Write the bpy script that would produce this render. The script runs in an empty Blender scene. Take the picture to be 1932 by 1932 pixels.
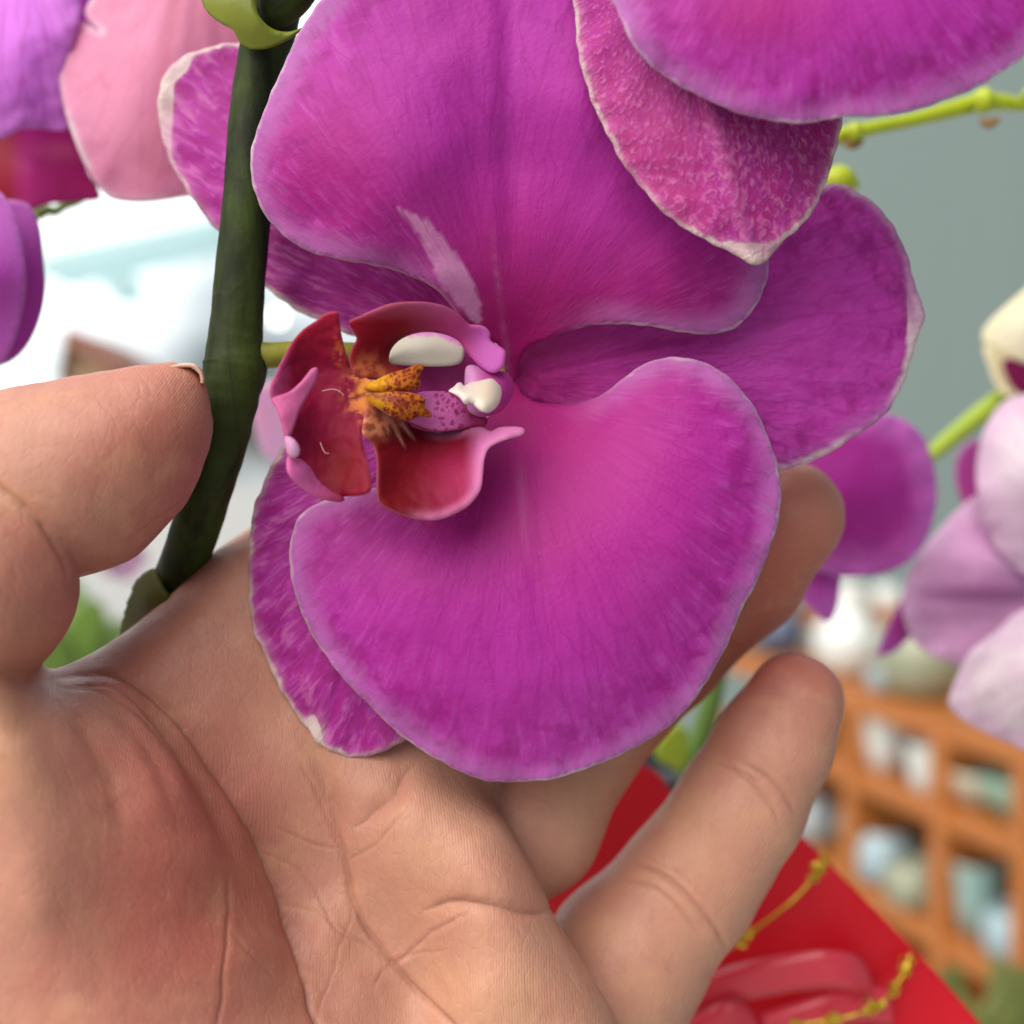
import bpy, math, random
import numpy as np
from mathutils import Vector, Matrix, noise as mn
from mathutils.geometry import delaunay_2d_cdt
random.seed(7); rng = np.random.default_rng(7)
S = bpy.context.scene
C = S.collection

# ------------------------------------------------------------------ camera
F = 966 / math.tan(math.radians(25))          # focal length in the 1932-pixel frame
CAM = Vector((0, 0, 1.30)); PITCH = math.radians(-1.8)
cd = bpy.data.cameras.new('camera'); cam = bpy.data.objects.new('camera', cd); C.objects.link(cam)
cam.location = CAM; cam.rotation_euler = (math.radians(90) + PITCH, 0, 0)
cd.sensor_width = 36; cd.lens = 18 / math.tan(math.radians(25)); cd.clip_start = .01; cd.clip_end = 400
cd.dof.use_dof = True; cd.dof.focus_distance = .146; cd.dof.aperture_fstop = 9.5
S.camera = cam
# ------------------------------------------------------------------ world, sun, exposure
SUN_EL, SUN_AZ = math.radians(46), math.radians(222)      # azimuth from +Y, clockwise: from the left behind the camera
w = bpy.data.worlds.new('World'); S.world = w; w.use_nodes = True
nt = w.node_tree; bg = nt.nodes['Background']; sk = nt.nodes.new('ShaderNodeTexSky')
sk.sky_type = 'NISHITA'; sk.sun_disc = False; sk.sun_elevation = SUN_EL; sk.sun_rotation = SUN_AZ
sk.air_density = 1.0; sk.dust_density = 3.5; sk.ozone_density = .6
# bright broken cloud over the sky texture
tcg = nt.nodes.new('ShaderNodeTexCoord'); cn = nt.nodes.new('ShaderNodeTexNoise'); cn.inputs['Scale'].default_value = 2.2; cn.inputs['Detail'].default_value = 5
mr = nt.nodes.new('ShaderNodeMapRange'); mr.inputs['From Min'].default_value = .36; mr.inputs['From Max'].default_value = .52
cm = nt.nodes.new('ShaderNodeMix'); cm.data_type = 'RGBA'; cm.inputs[7].default_value = (22, 23.6, 24, 1)
nt.links.new(tcg.outputs['Generated'], cn.inputs['Vector']); nt.links.new(cn.outputs[0], mr.inputs['Value']); 
sv = nt.nodes.new('ShaderNodeSeparateXYZ'); nt.links.new(tcg.outputs['Generated'], sv.inputs[0])      # the cloud bank stands low over the far side
my = nt.nodes.new('ShaderNodeMapRange'); my.inputs['From Min'].default_value = .25; my.inputs['From Max'].default_value = .75; nt.links.new(sv.outputs[1], my.inputs['Value'])
mm = nt.nodes.new('ShaderNodeMath'); mm.operation = 'MULTIPLY'; nt.links.new(mr.outputs[0], mm.inputs[0]); nt.links.new(my.outputs[0], mm.inputs[1]); nt.links.new(mm.outputs[0], cm.inputs[0])
nt.links.new(sk.outputs[0], cm.inputs[6]); nt.links.new(cm.outputs[2], bg.inputs[0]); bg.inputs[1].default_value = .065
ld = bpy.data.lights.new('sun', 'SUN'); ld.energy = 3.6; ld.angle = math.radians(76); ld.color = (1, .95, .88)
sun = bpy.data.objects.new('sun', ld); C.objects.link(sun)
sd = Vector((math.sin(SUN_AZ) * math.cos(SUN_EL), math.cos(SUN_AZ) * math.cos(SUN_EL), math.sin(SUN_EL)))
sun.rotation_euler = sd.to_track_quat('Z', 'Y').to_euler()
S.view_settings.view_transform = 'Standard'; S.view_settings.look = 'None'
S.view_settings.exposure = 0.28; S.view_settings.gamma = 1
S.render.engine = 'CYCLES'; S.cycles.use_denoising = True; S.cycles.max_bounces = 10
S.cycles.transparent_max_bounces = 8; S.cycles.caustics_reflective = False; S.cycles.caustics_refractive = False

# ------------------------------------------------------------------ basic helpers
RM = np.array(cam.rotation_euler.to_matrix()); CL = np.array(CAM)
def PW(u, v, d):
    """(u, v) in the 1932 frame and a depth in cm -> world metres (arrays)"""
    u, v, d = np.broadcast_arrays(np.asarray(u, float), np.asarray(v, float), np.asarray(d, float))
    c = np.stack([(u - 966) / F * d, -(v - 966) / F * d, -d], -1) * .01
    return c @ RM.T + CL
def P1(u, v, d): return Vector(PW(u, v, d))
def link(o, parent=None):
    C.objects.link(o)
    if parent: o.parent = parent
    return o
def tag(o, label=None, cat=None, group=None, kind=None):
    for k, x in (('label', label), ('category', cat), ('group', group), ('kind', kind)):
        if x: o[k] = x
    return o
def empty(name, loc=(0, 0, 0), parent=None):
    o = bpy.data.objects.new(name, None); o.empty_display_size = .01
    return link(o, parent)
def mesh(name, V, Fc, mat, parent=None, smooth=True, attrs=None):
    me = bpy.data.meshes.new(name)
    me.from_pydata([tuple(x) for x in V], [], [tuple(int(i) for i in f) for f in Fc]); me.update()
    if attrs:
        for k, a in attrs.items():
            if k == 'Col':
                at = me.color_attributes.new('Col', 'FLOAT_COLOR', 'POINT')
                at.data.foreach_set('color', np.c_[a, np.ones(len(a))].astype('f').ravel())
            else:
                at = me.attributes.new(k, 'FLOAT_VECTOR', 'POINT'); at.data.foreach_set('vector', np.asarray(a, 'f').ravel())
    if smooth: me.polygons.foreach_set('use_smooth', [True] * len(me.polygons))
    me.materials.append(mat)
    return link(bpy.data.objects.new(name, me), parent)
def catmull(pts, n=8, closed=True):
    p = np.asarray(pts, float); N = len(p); out = []
    rngi = range(N) if closed else range(N - 1)
    for i in rngi:
        g = (lambda k: p[k % N]) if closed else (lambda k: p[min(max(k, 0), N - 1)])
        a, b, c, d = g(i - 1), g(i), g(i + 1), g(i + 2)
        for t in np.arange(n) / n:
            out.append(.5 * ((2 * b) + (c - a) * t + (2 * a - 5 * b + 4 * c - d) * t * t + (3 * b - a - 3 * c + d) * t ** 3))
    if not closed: out.append(p[-1])
    return np.array(out)
def resample(p, step, closed=True):
    q = np.vstack([p, p[:1]]) if closed else p
    L = np.r_[0, np.cumsum(np.linalg.norm(np.diff(q, axis=0), axis=1))]
    n = max(8, int(L[-1] / step)); s = np.linspace(0, L[-1], n + 1)
    if closed: s = s[:-1]
    return np.stack([np.interp(s, L, q[:, k]) for k in range(q.shape[1])], 1)
def polydist(P, poly, closed=True):
    a = poly; b = np.roll(poly, -1, 0)
    if not closed: a, b = a[:-1], b[:-1]
    best = np.full(len(P), 1e9)
    for s, e in zip(a, b):
        d = e - s; L = d @ d + 1e-9
        h = np.clip(((P - s) @ d) / L, 0, 1)
        best = np.minimum(best, np.hypot(*(P - s - h[:, None] * d).T))
    return best
def inside(P, poly):
    x, y = P.T; r = np.zeros(len(P), bool); a = poly; b = np.roll(poly, -1, 0)
    for (x1, y1), (x2, y2) in zip(a, b):
        if y1 == y2: continue
        m = ((y1 > y) != (y2 > y)) & (x < (x2 - x1) * (y - y1) / (y2 - y1) + x1); r ^= m
    return r
class RBF:
    def __init__(s, ctrl, lam=1e-3):
        c = np.asarray(ctrl, float); s.x = c[:, :2] / 1000; y = c[:, 2]; n = len(c)
        D = s.k(s.x[:, None] - s.x[None]) + lam * np.eye(n); Q = np.c_[np.ones(n), s.x]
        M = np.block([[D, Q], [Q.T, np.zeros((3, 3))]]); s.w = np.linalg.solve(M, np.r_[y, 0, 0, 0])
    def k(s, d):
        r2 = (d ** 2).sum(-1); return .5 * r2 * np.log(r2 + 1e-12)
    def __call__(s, u, v):
        p = np.stack([np.ravel(u), np.ravel(v)], 1) / 1000; n = len(s.x)
        r = np.zeros(len(p))
        for i in range(n): r += s.w[i] * s.k(p - s.x[i])
        return (r + s.w[n] + p @ s.w[n + 1:]).reshape(np.shape(u))
def fbm(P, sc, seed=0, oct=3):
    o = np.empty(len(P))
    for i, p in enumerate(P): o[i] = mn.fractal(Vector((p[0] * sc + seed * 13.1, p[1] * sc, seed * 3.7)), 1., 2., oct)
    return o
def sstep(a, b, x):
    t = np.clip((x - a) / (b - a), 0, 1); return t * t * (3 - 2 * t)
def gau(x, y, cx, cy, sx, sy): return np.exp(-((x - cx) / sx) ** 2 - ((y - cy) / sy) ** 2)
def lerp(a, b, t):
    t = np.asarray(t)[:, None]; return np.asarray(a) * (1 - t) + np.asarray(b) * t

# ------------------------------------------------------------------ node helpers
class NT:
    def __init__(s, name):
        s.m = bpy.data.materials.new(name); s.m.use_nodes = True; s.t = s.m.node_tree
        s.b = s.t.nodes['Principled BSDF']; s.o = s.t.nodes['Material Output']
    def put(s, sock, v):
        if isinstance(v, bpy.types.NodeSocket): s.t.links.new(v, sock)
        elif v is not None:
            if isinstance(v, (tuple, list)) and len(v) == 3 and sock.type == 'RGBA': v = (*v, 1)
            sock.default_value = v
    def n(s, typ, out=0, props={}, **kw):
        x = s.t.nodes.new('ShaderNode' + typ)
        for k, v in props.items(): setattr(x, k, v)
        for k, v in kw.items():
            k = int(k[1:]) if k[0] == '_' and k[1:].isdigit() else k.replace('_', ' ')
            s.put(x.inputs[k], v)
        return x.outputs[out]
    def math(s, op, a, b=0., c=0.): return s.n('Math', props={'operation': op}, _0=a, _1=b, _2=c)
    def mix(s, a, b, f, mode='MIX'): return s.n('Mix', 2, {'data_type': 'RGBA', 'blend_type': mode}, _0=f, _6=a, _7=b)
    def noise(s, vec, scale, detail=3., rough=.55, dist=0.): return s.n('TexNoise', 0, Vector=vec, Scale=scale, Detail=detail, Roughness=rough, Distortion=dist)
    def rng(s, x, a, b, c=0., d=1., smooth=True):
        return s.n('MapRange', 0, {'interpolation_type': 'SMOOTHSTEP' if smooth else 'LINEAR'}, Value=x, From_Min=a, From_Max=b, To_Min=c, To_Max=d)
    def set(s, **kw):
        for k, v in kw.items(): s.put(s.b.inputs[k.replace('_', ' ')], v)
        return s
    def bump(s, h, dist, strength=1., nrm=None):
        return s.n('Bump', 0, Height=h, Distance=dist, Strength=strength, Normal=nrm) if nrm else s.n('Bump', 0, Height=h, Distance=dist, Strength=strength)
def simple(name, col, rough=.5, spec=.5, bump=0, bscale=40, var=.12, metal=0., trans=0., coat=0.):
    m = NT(name); tc = m.n('TexCoord', 3)
    nz = m.noise(tc, bscale, 4.)
    c2 = tuple(x * (1 - 2 * var) for x in col); c3 = tuple(min(1, x * (1 + var)) for x in col)
    m.set(Base_Color=m.mix(c2, c3, nz), Roughness=rough, Specular_IOR_Level=spec, Metallic=metal, Coat_Weight=coat)
    if bump: m.set(Normal=m.bump(m.noise(tc, bscale * 3, 4.), bump))
    if trans:
        tr = m.n('BsdfTranslucent', 0, Color=(*col, 1)); mx = m.n('MixShader', 0, _0=trans, _1=m.b.outputs[0], _2=tr)
        m.put(m.o.inputs[0], mx)
    return m.m
def petal_mat(name, rimcol=(.72, .55, .66), rimw=.03, rimamp=.05, band=(.50, .20, .52), bandw=.42, bandk=.6, vein=.85, mottle=.0,
              light=(.53, .085, .46), dark=(.33, .009, .22), trans=.22, sx=24., sy=1.25, mscale=9., rvar=.7, mstr=.42, vline=.34):
    m = NT(name)
    col = m.n('Attribute', 0, {'attribute_name': 'Col'}); pet = m.n('Attribute', 1, {'attribute_name': 'pet'})
    sep = m.t.nodes.new('ShaderNodeSeparateXYZ'); m.put(sep.inputs[0], pet); a, r, e = sep.outputs
    vec = m.n('CombineXYZ', 0, X=m.math('MULTIPLY', a, sx), Y=m.math('MULTIPLY', r, sy), Z=0.)
    v2 = m.n('CombineXYZ', 0, X=m.math('MULTIPLY', a, sx * .42), Y=m.math('MULTIPLY', r, sy * 2.2), Z=3.)
    obj = m.n('TexCoord', 3)
    n1 = m.noise(vec, 1.6, 3., .5, .35); n2 = m.noise(v2, 1.3, 3., .5, .4); n3 = m.noise(obj, 1500., 3., .6); nb = m.noise(obj, 90., 2., .5, .3)
    near = m.math('MULTIPLY', m.rng(e, .0, 1.4, 1., .14), m.rng(r, .9, 3.2))                       # veins read most towards the margin
    k = m.math('MULTIPLY', m.rng(n1, .46, .70), m.math('MULTIPLY', near, vein))
    c = m.mix(col, light, k)
    k2 = m.math('MULTIPLY', m.rng(n2, .56, .36), m.math('MULTIPLY', near, vein))
    c = m.mix(c, dark, k2)
    c = m.mix(c, dark, m.rng(nb, .45, .8, 0., .2))
    wv_ = m.noise(obj, 190., 2., .5)                         # fine branching veins, running out from the base
    vv = m.n('CombineXYZ', 0, X=m.math('ADD', m.math('MULTIPLY', a, 13.), m.math('MULTIPLY', wv_, .9)), Y=m.math('ADD', m.math('MULTIPLY', r, .55), m.math('MULTIPLY', wv_, .5)), Z=7.)
    vd = m.n('TexVoronoi', 0, {'feature': 'DISTANCE_TO_EDGE'}, Vector=vv, Scale=1.)
    c = m.mix(c, dark, m.math('MULTIPLY', m.rng(r, .8, 2.2), m.rng(vd, .0, .075, vline, 0.)))
    vz = m.noise(obj, 55., 5., .6, .2)
    c = m.mix(c, m.mix(light, band, .5), m.math('MULTIPLY', m.rng(r, .8, 2.6), m.rng(vz, .5, .9, 0., .2)))
    if mottle:
        wob = m.noise(obj, 260., 3., .6); pv = m.n('CombineXYZ', 0, X=m.math('ADD', m.math('MULTIPLY', a, mscale * 3.2), m.math('MULTIPLY', wob, 4.5)), Y=m.math('ADD', m.math('MULTIPLY', r, mscale * .52), m.math('MULTIPLY', n2, 3.2)), Z=0.)
        ve = m.n('TexVoronoi', 0, {'feature': 'DISTANCE_TO_EDGE'}, Vector=pv, Scale=1.); big = m.noise(obj, 75., 3., .6, .4)
        fine = m.noise(m.n('CombineXYZ', 0, X=m.math('MULTIPLY', a, mscale * 4.2), Y=m.math('MULTIPLY', r, mscale * mstr), Z=5.), 1., 3., .55, .55)
        f2 = m.math('ADD', fine, m.math('ADD', m.math('MULTIPLY', m.math('SUBTRACT', ve, .3), .16), m.math('MULTIPLY', m.math('SUBTRACT', big, .5), .22)))
        c = m.mix(c, dark, m.rng(f2, .52, .36, 0., mottle * .8)); c = m.mix(c, light, m.rng(f2, .46, .66, 0., mottle))
    bw = m.math('ADD', m.math('ADD', e, m.math('MULTIPLY', m.math('SUBTRACT', n1, .5), bandw * 1.1)), m.math('MULTIPLY', m.math('SUBTRACT', m.noise(obj, 60., 2.), .5), bandw * 1.2))
    fadeb = m.rng(r, .5, 2.0); c = m.mix(c, band, m.math('MULTIPLY', fadeb, m.rng(bw, 0., bandw, bandk, 0.)))
    rw = m.math('ADD', e, m.math('MULTIPLY', m.math('SUBTRACT', n1, .5), rimamp * 2))
    c = m.mix(c, rimcol, m.math('MULTIPLY', m.math('MULTIPLY', fadeb, m.rng(m.noise(obj, 85., 3., .6), .38, .62, 1. - rvar, 1.)), m.rng(rw, rimw * .2, rimw * 1.9, .9, 0.)))
    h = m.math('ADD', m.math('ADD', m.math('MULTIPLY', n1, .35), m.math('MULTIPLY', n2, .5)), m.math('MULTIPLY', n3, .45))
    if mottle: h = m.math('ADD', h, m.math('MULTIPLY', m.rng(f2, .38, .62), .5))
    nrm = m.bump(h, .00022, .9)
    spk = m.rng(n3, .6, .75, .5, .3)
    m.set(Base_Color=c, Roughness=spk, Specular_IOR_Level=.2, Normal=nrm, Sheen_Weight=.04, Sheen_Roughness=.4, Sheen_Tint=(1, .5, .9, 1))
    tr = m.n('BsdfTranslucent', 0, Color=c, Normal=nrm); mx = m.n('MixShader', 0, _0=trans, _1=m.b.outputs[0], _2=tr)
    m.put(m.o.inputs[0], mx)
    return m.m

# ------------------------------------------------------------------ sheet: a thin curved blade from an outline and depth points
def sheet(name, outline, ctrl, mat, parent=None, base=None, thick=.045, step=8., pillow=0, color=(.4, .03, .29), relief=None, wave=(.0, 90), n=8, pale=(), loose=.0):
    poly = resample(catmull(outline, n), step)
    if loose:                                                # small irregularity of a living margin
        t = np.arange(len(poly)); ph = rng.random(6) * 6.28
        j = sum(np.sin(t * step / L * 6.28 + ph[i]) for i, L in enumerate((37, 61, 113, 171))) * loose
        tan = np.roll(poly, -1, 0) - np.roll(poly, 1, 0); tan /= np.linalg.norm(tan, axis=1)[:, None] + 1e-9
        poly = poly + np.c_[-tan[:, 1], tan[:, 0]] * j[:, None]
    lo, hi = poly.min(0), poly.max(0)
    gx = np.arange(lo[0], hi[0], step); gy = np.arange(lo[1], hi[1], step * .87)
    X, Y = np.meshgrid(gx, gy); X = X + (np.arange(len(gy)) % 2)[:, None] * step * .5
    G = np.stack([X.ravel(), Y.ravel()], 1); G = G[inside(G, poly)]; G = G[polydist(G, poly) > step * .55]
    if pillow:                                               # an extra ring close to the edge, so that the dome rounds off
        ct = poly.mean(0); ring = []
        tan = np.roll(poly, -1, 0) - np.roll(poly, 1, 0); tan /= np.linalg.norm(tan, axis=1)[:, None] + 1e-9
        for sgn in (1, -1):
            q = poly + sgn * np.c_[-tan[:, 1], tan[:, 0]] * step * .25
            if inside(q, poly).mean() > .5: ring = q[inside(q, poly) & (polydist(q, poly) > step * .15)]
        G = np.vstack([G, ring]) if len(ring) else G
    A = np.vstack([poly, G]); nb = len(poly)
    vs, es, fs, ov, oe, of = delaunay_2d_cdt([Vector(p) for p in A], [], [list(range(nb))], 1, 1e-6)
    A2 = np.array([tuple(v) for v in vs])
    e = polydist(A2, poly); dref = np.mean([c[2] for c in ctrl]); ecm = e * dref / F
    if len(ctrl) == 1: d = np.full(len(A2), float(ctrl[0][2]))
    elif len(ctrl) == 2:
        a_, b_ = np.array(ctrl[0]), np.array(ctrl[1]); ax = b_[:2] - a_[:2]
        d = a_[2] + (b_[2] - a_[2]) * ((A2 - a_[:2]) @ ax) / (ax @ ax)
    else: d = RBF(ctrl)(A2[:, 0], A2[:, 1])
    if base is None: base = A2[0]
    cen = poly.mean(0) - base; ca = math.atan2(cen[1], cen[0])
    dx, dy = (A2 - base).T; ang = (np.arctan2(dy, dx) - ca + math.pi) % (2 * math.pi) - math.pi
    r = np.hypot(dx, dy) * dref / F
    if relief is not None: d = d + relief(A2, ang, r, ecm)
    if wave[0]:
        s = np.exp(-ecm / .55) * wave[0]; d = d + s * fbm(A2, 1 / wave[1], 3, 2)
    if pillow:
        h = np.sqrt(np.clip(1 - (1 - np.clip(ecm / pillow, 0, 1)) ** 2, 0, 1)) * pillow; tr_ = np.array([tuple(f) for f in fs]); ee = np.vstack([tr_[:, [0, 1]], tr_[:, [1, 2]], tr_[:, [2, 0]]])
        for _ in range(14):
            s_ = np.zeros(len(h)); c_ = np.zeros(len(h)); np.add.at(s_, ee[:, 0], h[ee[:, 1]]); np.add.at(c_, ee[:, 0], 1); np.add.at(s_, ee[:, 1], h[ee[:, 0]]); np.add.at(c_, ee[:, 1], 1)
            h = np.where(ecm > 1e-4, .5 * h + .5 * s_ / np.maximum(c_, 1), h)
        Fd, Bd = d - h, d + h
    V = PW(A2[:, 0], A2[:, 1], d); tri = np.array([tuple(f) for f in fs])
    def vn(V):
        N = np.zeros_like(V); a, b, c = V[tri[:, 0]], V[tri[:, 1]], V[tri[:, 2]]; fn = np.cross(b - a, c - a)
        for k in range(3): np.add.at(N, tri[:, k], fn)
        return N / (np.linalg.norm(N, axis=1)[:, None] + 1e-20)
    # orientation: front triangles face the camera side
    N = vn(V)
    if ((CL - V) * N).sum(1).mean() < 0: tri = tri[:, ::-1]; N = -N
    if pillow:
        Fv = PW(A2[:, 0], A2[:, 1], Fd); Bv = PW(A2[:, 0], A2[:, 1], Bd)
    else:
        rnd = np.sqrt(np.clip(1 - (1 - np.clip(ecm / .04, 0, 1)) ** 2, 0, 1)) * .8 + .2
        Fv = V + N * (thick * .005 * rnd)[:, None]; Bv = V - N * (thick * .005 * rnd)[:, None]
    n0 = len(V); cnt = {}
    for t in tri:
        for i in range(3):
            k = (t[i], t[(i + 1) % 3]); cnt[k] = 1
    rim = [k for k in cnt if (k[1], k[0]) not in cnt]
    faces = [tuple(t) for t in tri] + [tuple(n0 + t[::-1]) for t in tri] + [(b, a, a + n0, b + n0) for a, b in rim]
    ep = ecm.copy()                                          # pale, unpigmented patches of the margin
    for cx, cy, s1_, s2_ in pale: ep = ep - .75 * gau(A2[:, 0], A2[:, 1], cx, cy, s1_, s2_)
    if callable(color): col = color(A2, ang, r, ecm)
    else: col = np.tile(color, (n0, 1)).astype(float)
    return mesh(name, np.vstack([Fv, Bv]), faces, mat, parent, attrs={'Col': np.vstack([col, col]), 'pet': np.tile(np.c_[ang, r, ep], (2, 1))})

def tube(name, pts, mat, parent=None, seg=20, n=8, rough=.0, caps=True, rscale=1., col=None, flat=1.):
    """pts: (u, v, depth cm, radius in frame units) -> a tapered bent tube"""
    p = catmull(pts, n, closed=False); V = PW(p[:, 0], p[:, 1], p[:, 2]); R = p[:, 3] * p[:, 2] / F * .01 * rscale
    T = np.gradient(V, axis=0); T /= np.linalg.norm(T, axis=1)[:, None]
    side = np.cross(T, np.array([0, 1., 0])); side /= np.linalg.norm(side, axis=1)[:, None] + 1e-9; up = np.cross(side, T)
    th = np.arange(seg) / seg * 2 * math.pi; vs = []
    for i in range(len(V)):
        rr = R[i] * (1 + rough * np.array([mn.noise(Vector((math.cos(t) * 1.3, math.sin(t) * 1.3, i * .35))) for t in th]))
        vs.append(V[i] + side[i] * (np.cos(th) * rr)[:, None] + up[i] * (np.sin(th) * rr * flat)[:, None])
    vs = np.vstack(vs); m = len(V); Fc = []
    for i in range(m - 1):
        for j in range(seg):
            k = (j + 1) % seg; Fc.append((i * seg + j, i * seg + k, (i + 1) * seg + k, (i + 1) * seg + j))
    if caps:
        for i, s in ((0, 1), (m - 1, -1)):
            c = V[i] - T[i] * R[i] * .5 * s; vs = np.vstack([vs, c]); ci = len(vs) - 1
            for j in range(seg):
                k = (j + 1) % seg; Fc.append((ci, i * seg + k, i * seg + j) if s > 0 else (ci, i * seg + j, i * seg + k))
    return mesh(name, vs, Fc, mat, parent)
def lathe(name, prof, loc, mat, parent=None, seg=40, scale=1., rot=None):
    """prof: (radius, z) in metres"""
    vs = []; Fc = []; m = len(prof); th = np.arange(seg) / seg * 2 * math.pi
    M = (rot or Matrix.Identity(3))
    for r, z in prof:
        for t in th: vs.append(Vector(loc) + M @ (Vector((r * math.cos(t), r * math.sin(t), z)) * scale))
    for i in range(m - 1):
        for j in range(seg):
            k = (j + 1) % seg; Fc.append((i * seg + j, i * seg + k, (i + 1) * seg + k, (i + 1) * seg + j))
    Fc.append(tuple(range(seg))[::-1])
    return mesh(name, vs, Fc, mat, parent)
def box(name, o, ax, ay, az, mat, parent=None, bev=.0):
    """corner o and three edge vectors, edges bevelled"""
    import bmesh
    bm = bmesh.new(); o, ax, ay, az = map(Vector, (o, ax, ay, az))
    v = [bm.verts.new(o + ax * i + ay * j + az * k) for i in (0, 1) for j in (0, 1) for k in (0, 1)]
    for f in ((0, 1, 3, 2), (4, 6, 7, 5), (0, 4, 5, 1), (2, 3, 7, 6), (0, 2, 6, 4), (1, 5, 7, 3)): bm.faces.new([v[i] for i in f])
    bmesh.ops.recalc_face_normals(bm, faces=bm.faces)
    if bev: bmesh.ops.bevel(bm, geom=list(bm.edges), offset=bev, segments=2, affect='EDGES', profile=.6)
    me = bpy.data.meshes.new(name); bm.to_mesh(me); bm.free(); me.materials.append(mat)
    return link(bpy.data.objects.new(name, me), parent)

# ================================================================== THE SETTING
m_ground = simple('pale_concrete', (.42, .42, .40), .9, .2, .002, 3, .08)
me = mesh('ground', [(-150, -150, 0), (150, -150, 0), (150, 150, 0), (-150, 150, 0)], [(0, 1, 2, 3)], m_ground, smooth=False); tag(me, kind='structure')

# grey-green sheeting wall behind the shelf, on the right
mw = NT('grey_green_sheeting'); tcw = mw.n('TexCoord', 3)
sx = mw.n('SeparateXYZ', 0, Vector=tcw); fold = mw.noise(mw.n('CombineXYZ', 0, X=mw.math('MULTIPLY', sx, 14.), Y=0., Z=0.), 1., 3.)
mw.set(Base_Color=mw.mix((.19, .245, .245), (.205, .265, .26), fold), Roughness=.6, Specular_IOR_Level=.3, Normal=mw.bump(fold, .004))
wl = box('sheeting_wall', (-.02, 3.1, 0), (4.2, -.35, 0), (.01, .05, 0), (0, 0, 3.2), mw.m)
tag(wl, 'grey-green sheeting wall rising behind the orange shelf of pots', 'wall')
wr_ = box('light_block_wing', (1.75, 2.9, 0), (.05, 0, 0), (-.35, -5.0, 0), (0, 0, 3.2), mw.m, wl)  # unseen wing, added to block sky light from the right

# ---------------- shelf unit, receding to the upper left
H = Vector((-.305, .952, 0)).normalized()                 # direction the boards recede in
NRM = Vector((H.y, -H.x, 0))                              # away from the opening, into the shelf
if NRM.x < 0: NRM = -NRM
UPV = Vector((0, 0, 1))
A0 = P1(1605, 1455, 150)                                  # a point on the front plane
def fp(u, v):                                             # frame point -> point on the shelf's front plane
    d = (P1(u, v, 100) - CAM); t = (A0 - CAM).dot(NRM) / d.dot(NRM); return CAM + d * t
def sh(u):                                                # position along H of frame column u
    return (fp(u, 1450) - A0).dot(H)
wood = NT('orange_stained_wood'); tc = wood.n('TexCoord', 3)
gr = wood.noise(wood.n('Mapping', 0, Vector=tc, Scale=(4, 4, 60)), 4., 4.)
wood.set(Base_Color=wood.mix((.31, .095, .018), (.46, .16, .034), gr), Roughness=.45, Normal=wood.bump(gr, .0006)); WD = wood.m
woodd = simple('dark_stained_wood', (.16, .045, .016), .6, .3, .0005, 20)
rack = empty('display_shelf'); tag(rack, 'open orange wooden display shelf holding ceramic pots', 'shelf')
zA = A0.z
zz = [fp(1605, y).z for y in (1312, 1455, 1668)]
s0, s1 = sh(1350), sh(2250)
zb = [zz[0], zz[1], zz[2], zz[2] - .20, zz[2] - .42]
for i, z in enumerate(zb):
    box('shelf_board', A0 + H * s1 + UPV * (z - zA - .023), H * (s0 - s1), NRM * .20, UPV * .027, WD, rack, .003)
cols = [sh(1452), sh(1605), sh(1775), sh(1935), sh(2130)]
for s in cols:
    box('upright', A0 + H * (s - .010) - NRM * .004 + UPV * (zb[-1] - zA - .4), H * .026, NRM * .2, UPV * (zz[0] - zb[-1] + .38), WD, rack, .003)
box('back_panel', A0 + H * s1 + NRM * .201 + UPV * (zb[-1] - zA - .4), H * (s0 - s1), NRM * .008, UPV * (zz[0] - zb[-1] + .40), woodd, rack)

cer = {k: simple(k + '_glaze', c, .25, .5, 0, 30, .05, coat=.4) for k, c in dict(white=(.66, .70, .68), pale_green=(.26, .42, .32), pale_blue=(.30, .42, .47), sage=(.27, .29, .20),
       navy=(.07, .10, .17), grey=(.32, .37, .40), cream=(.50, .48, .38), teal=(.27, .42, .40)).items()}
PROF = {
 'cup': [(0, 0), (.60, 0), (.66, .04), (.82, .9), (.9, 1.7), (1, 2.0), (1.0, 2.06), (.93, 2.06), (.86, 1.9), (.72, .5), (0, .25)],
 'bowl': [(0, 0), (.45, 0), (.5, .1), (.85, .4), (1, .85), (1.02, 1.0), (.96, 1.0), (.88, .8), (.5, .3), (0, .2)],
 'vase': [(0, 0), (.55, 0), (.8, .25), (1, .8), (.95, 1.3), (.65, 1.75), (.5, 1.9), (.55, 2.05), (.5, 2.1), (.42, 1.95), (.42, 1.7), (0, 1.6)],
 'jar': [(0, 0), (.75, 0), (.95, .15), (1, .7), (.95, 1.2), (.75, 1.4), (.75, 1.5), (.66, 1.5), (.66, 1.3), (0, 1.25)],
}
def pot(kind, u, v, ru, glaze, label, cat='pot', inset=.06, board=None):
    """pot standing with its base at board, centre column u, apparent radius ru"""
    dr = (P1(u, v, 100) - CAM); f = CAM + dr * ((A0 + NRM * inset - CAM).dot(NRM) / dr.dot(NRM)); s = (f - A0).dot(H); z = zb[board] + .0045
    d = (f - CAM).length
    k = ru * 1.12 / F * d
    loc = A0 + H * s + NRM * inset; loc.z = z
    h = 1.0
    o = empty(kind if kind != 'cup' else 'flower_pot'); o.location = loc; tag(o, label, cat, 'ceramic pots on the shelf')
    b = lathe('pot_wall', [(a * k, c * k) for a, c in PROF[kind]], (0, 0, 0), cer[glaze], o, 32)
    # soil or dark inside, so that each pot has an opening
    ins = lathe('pot_foot', [(0, -.0003), (PROF[kind][1][0] * k * .9, -.0003), (PROF[kind][1][0] * k * .9, .002), (0, .002)], (0, 0, 0), cer['grey'], o, 24)
    return o
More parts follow.
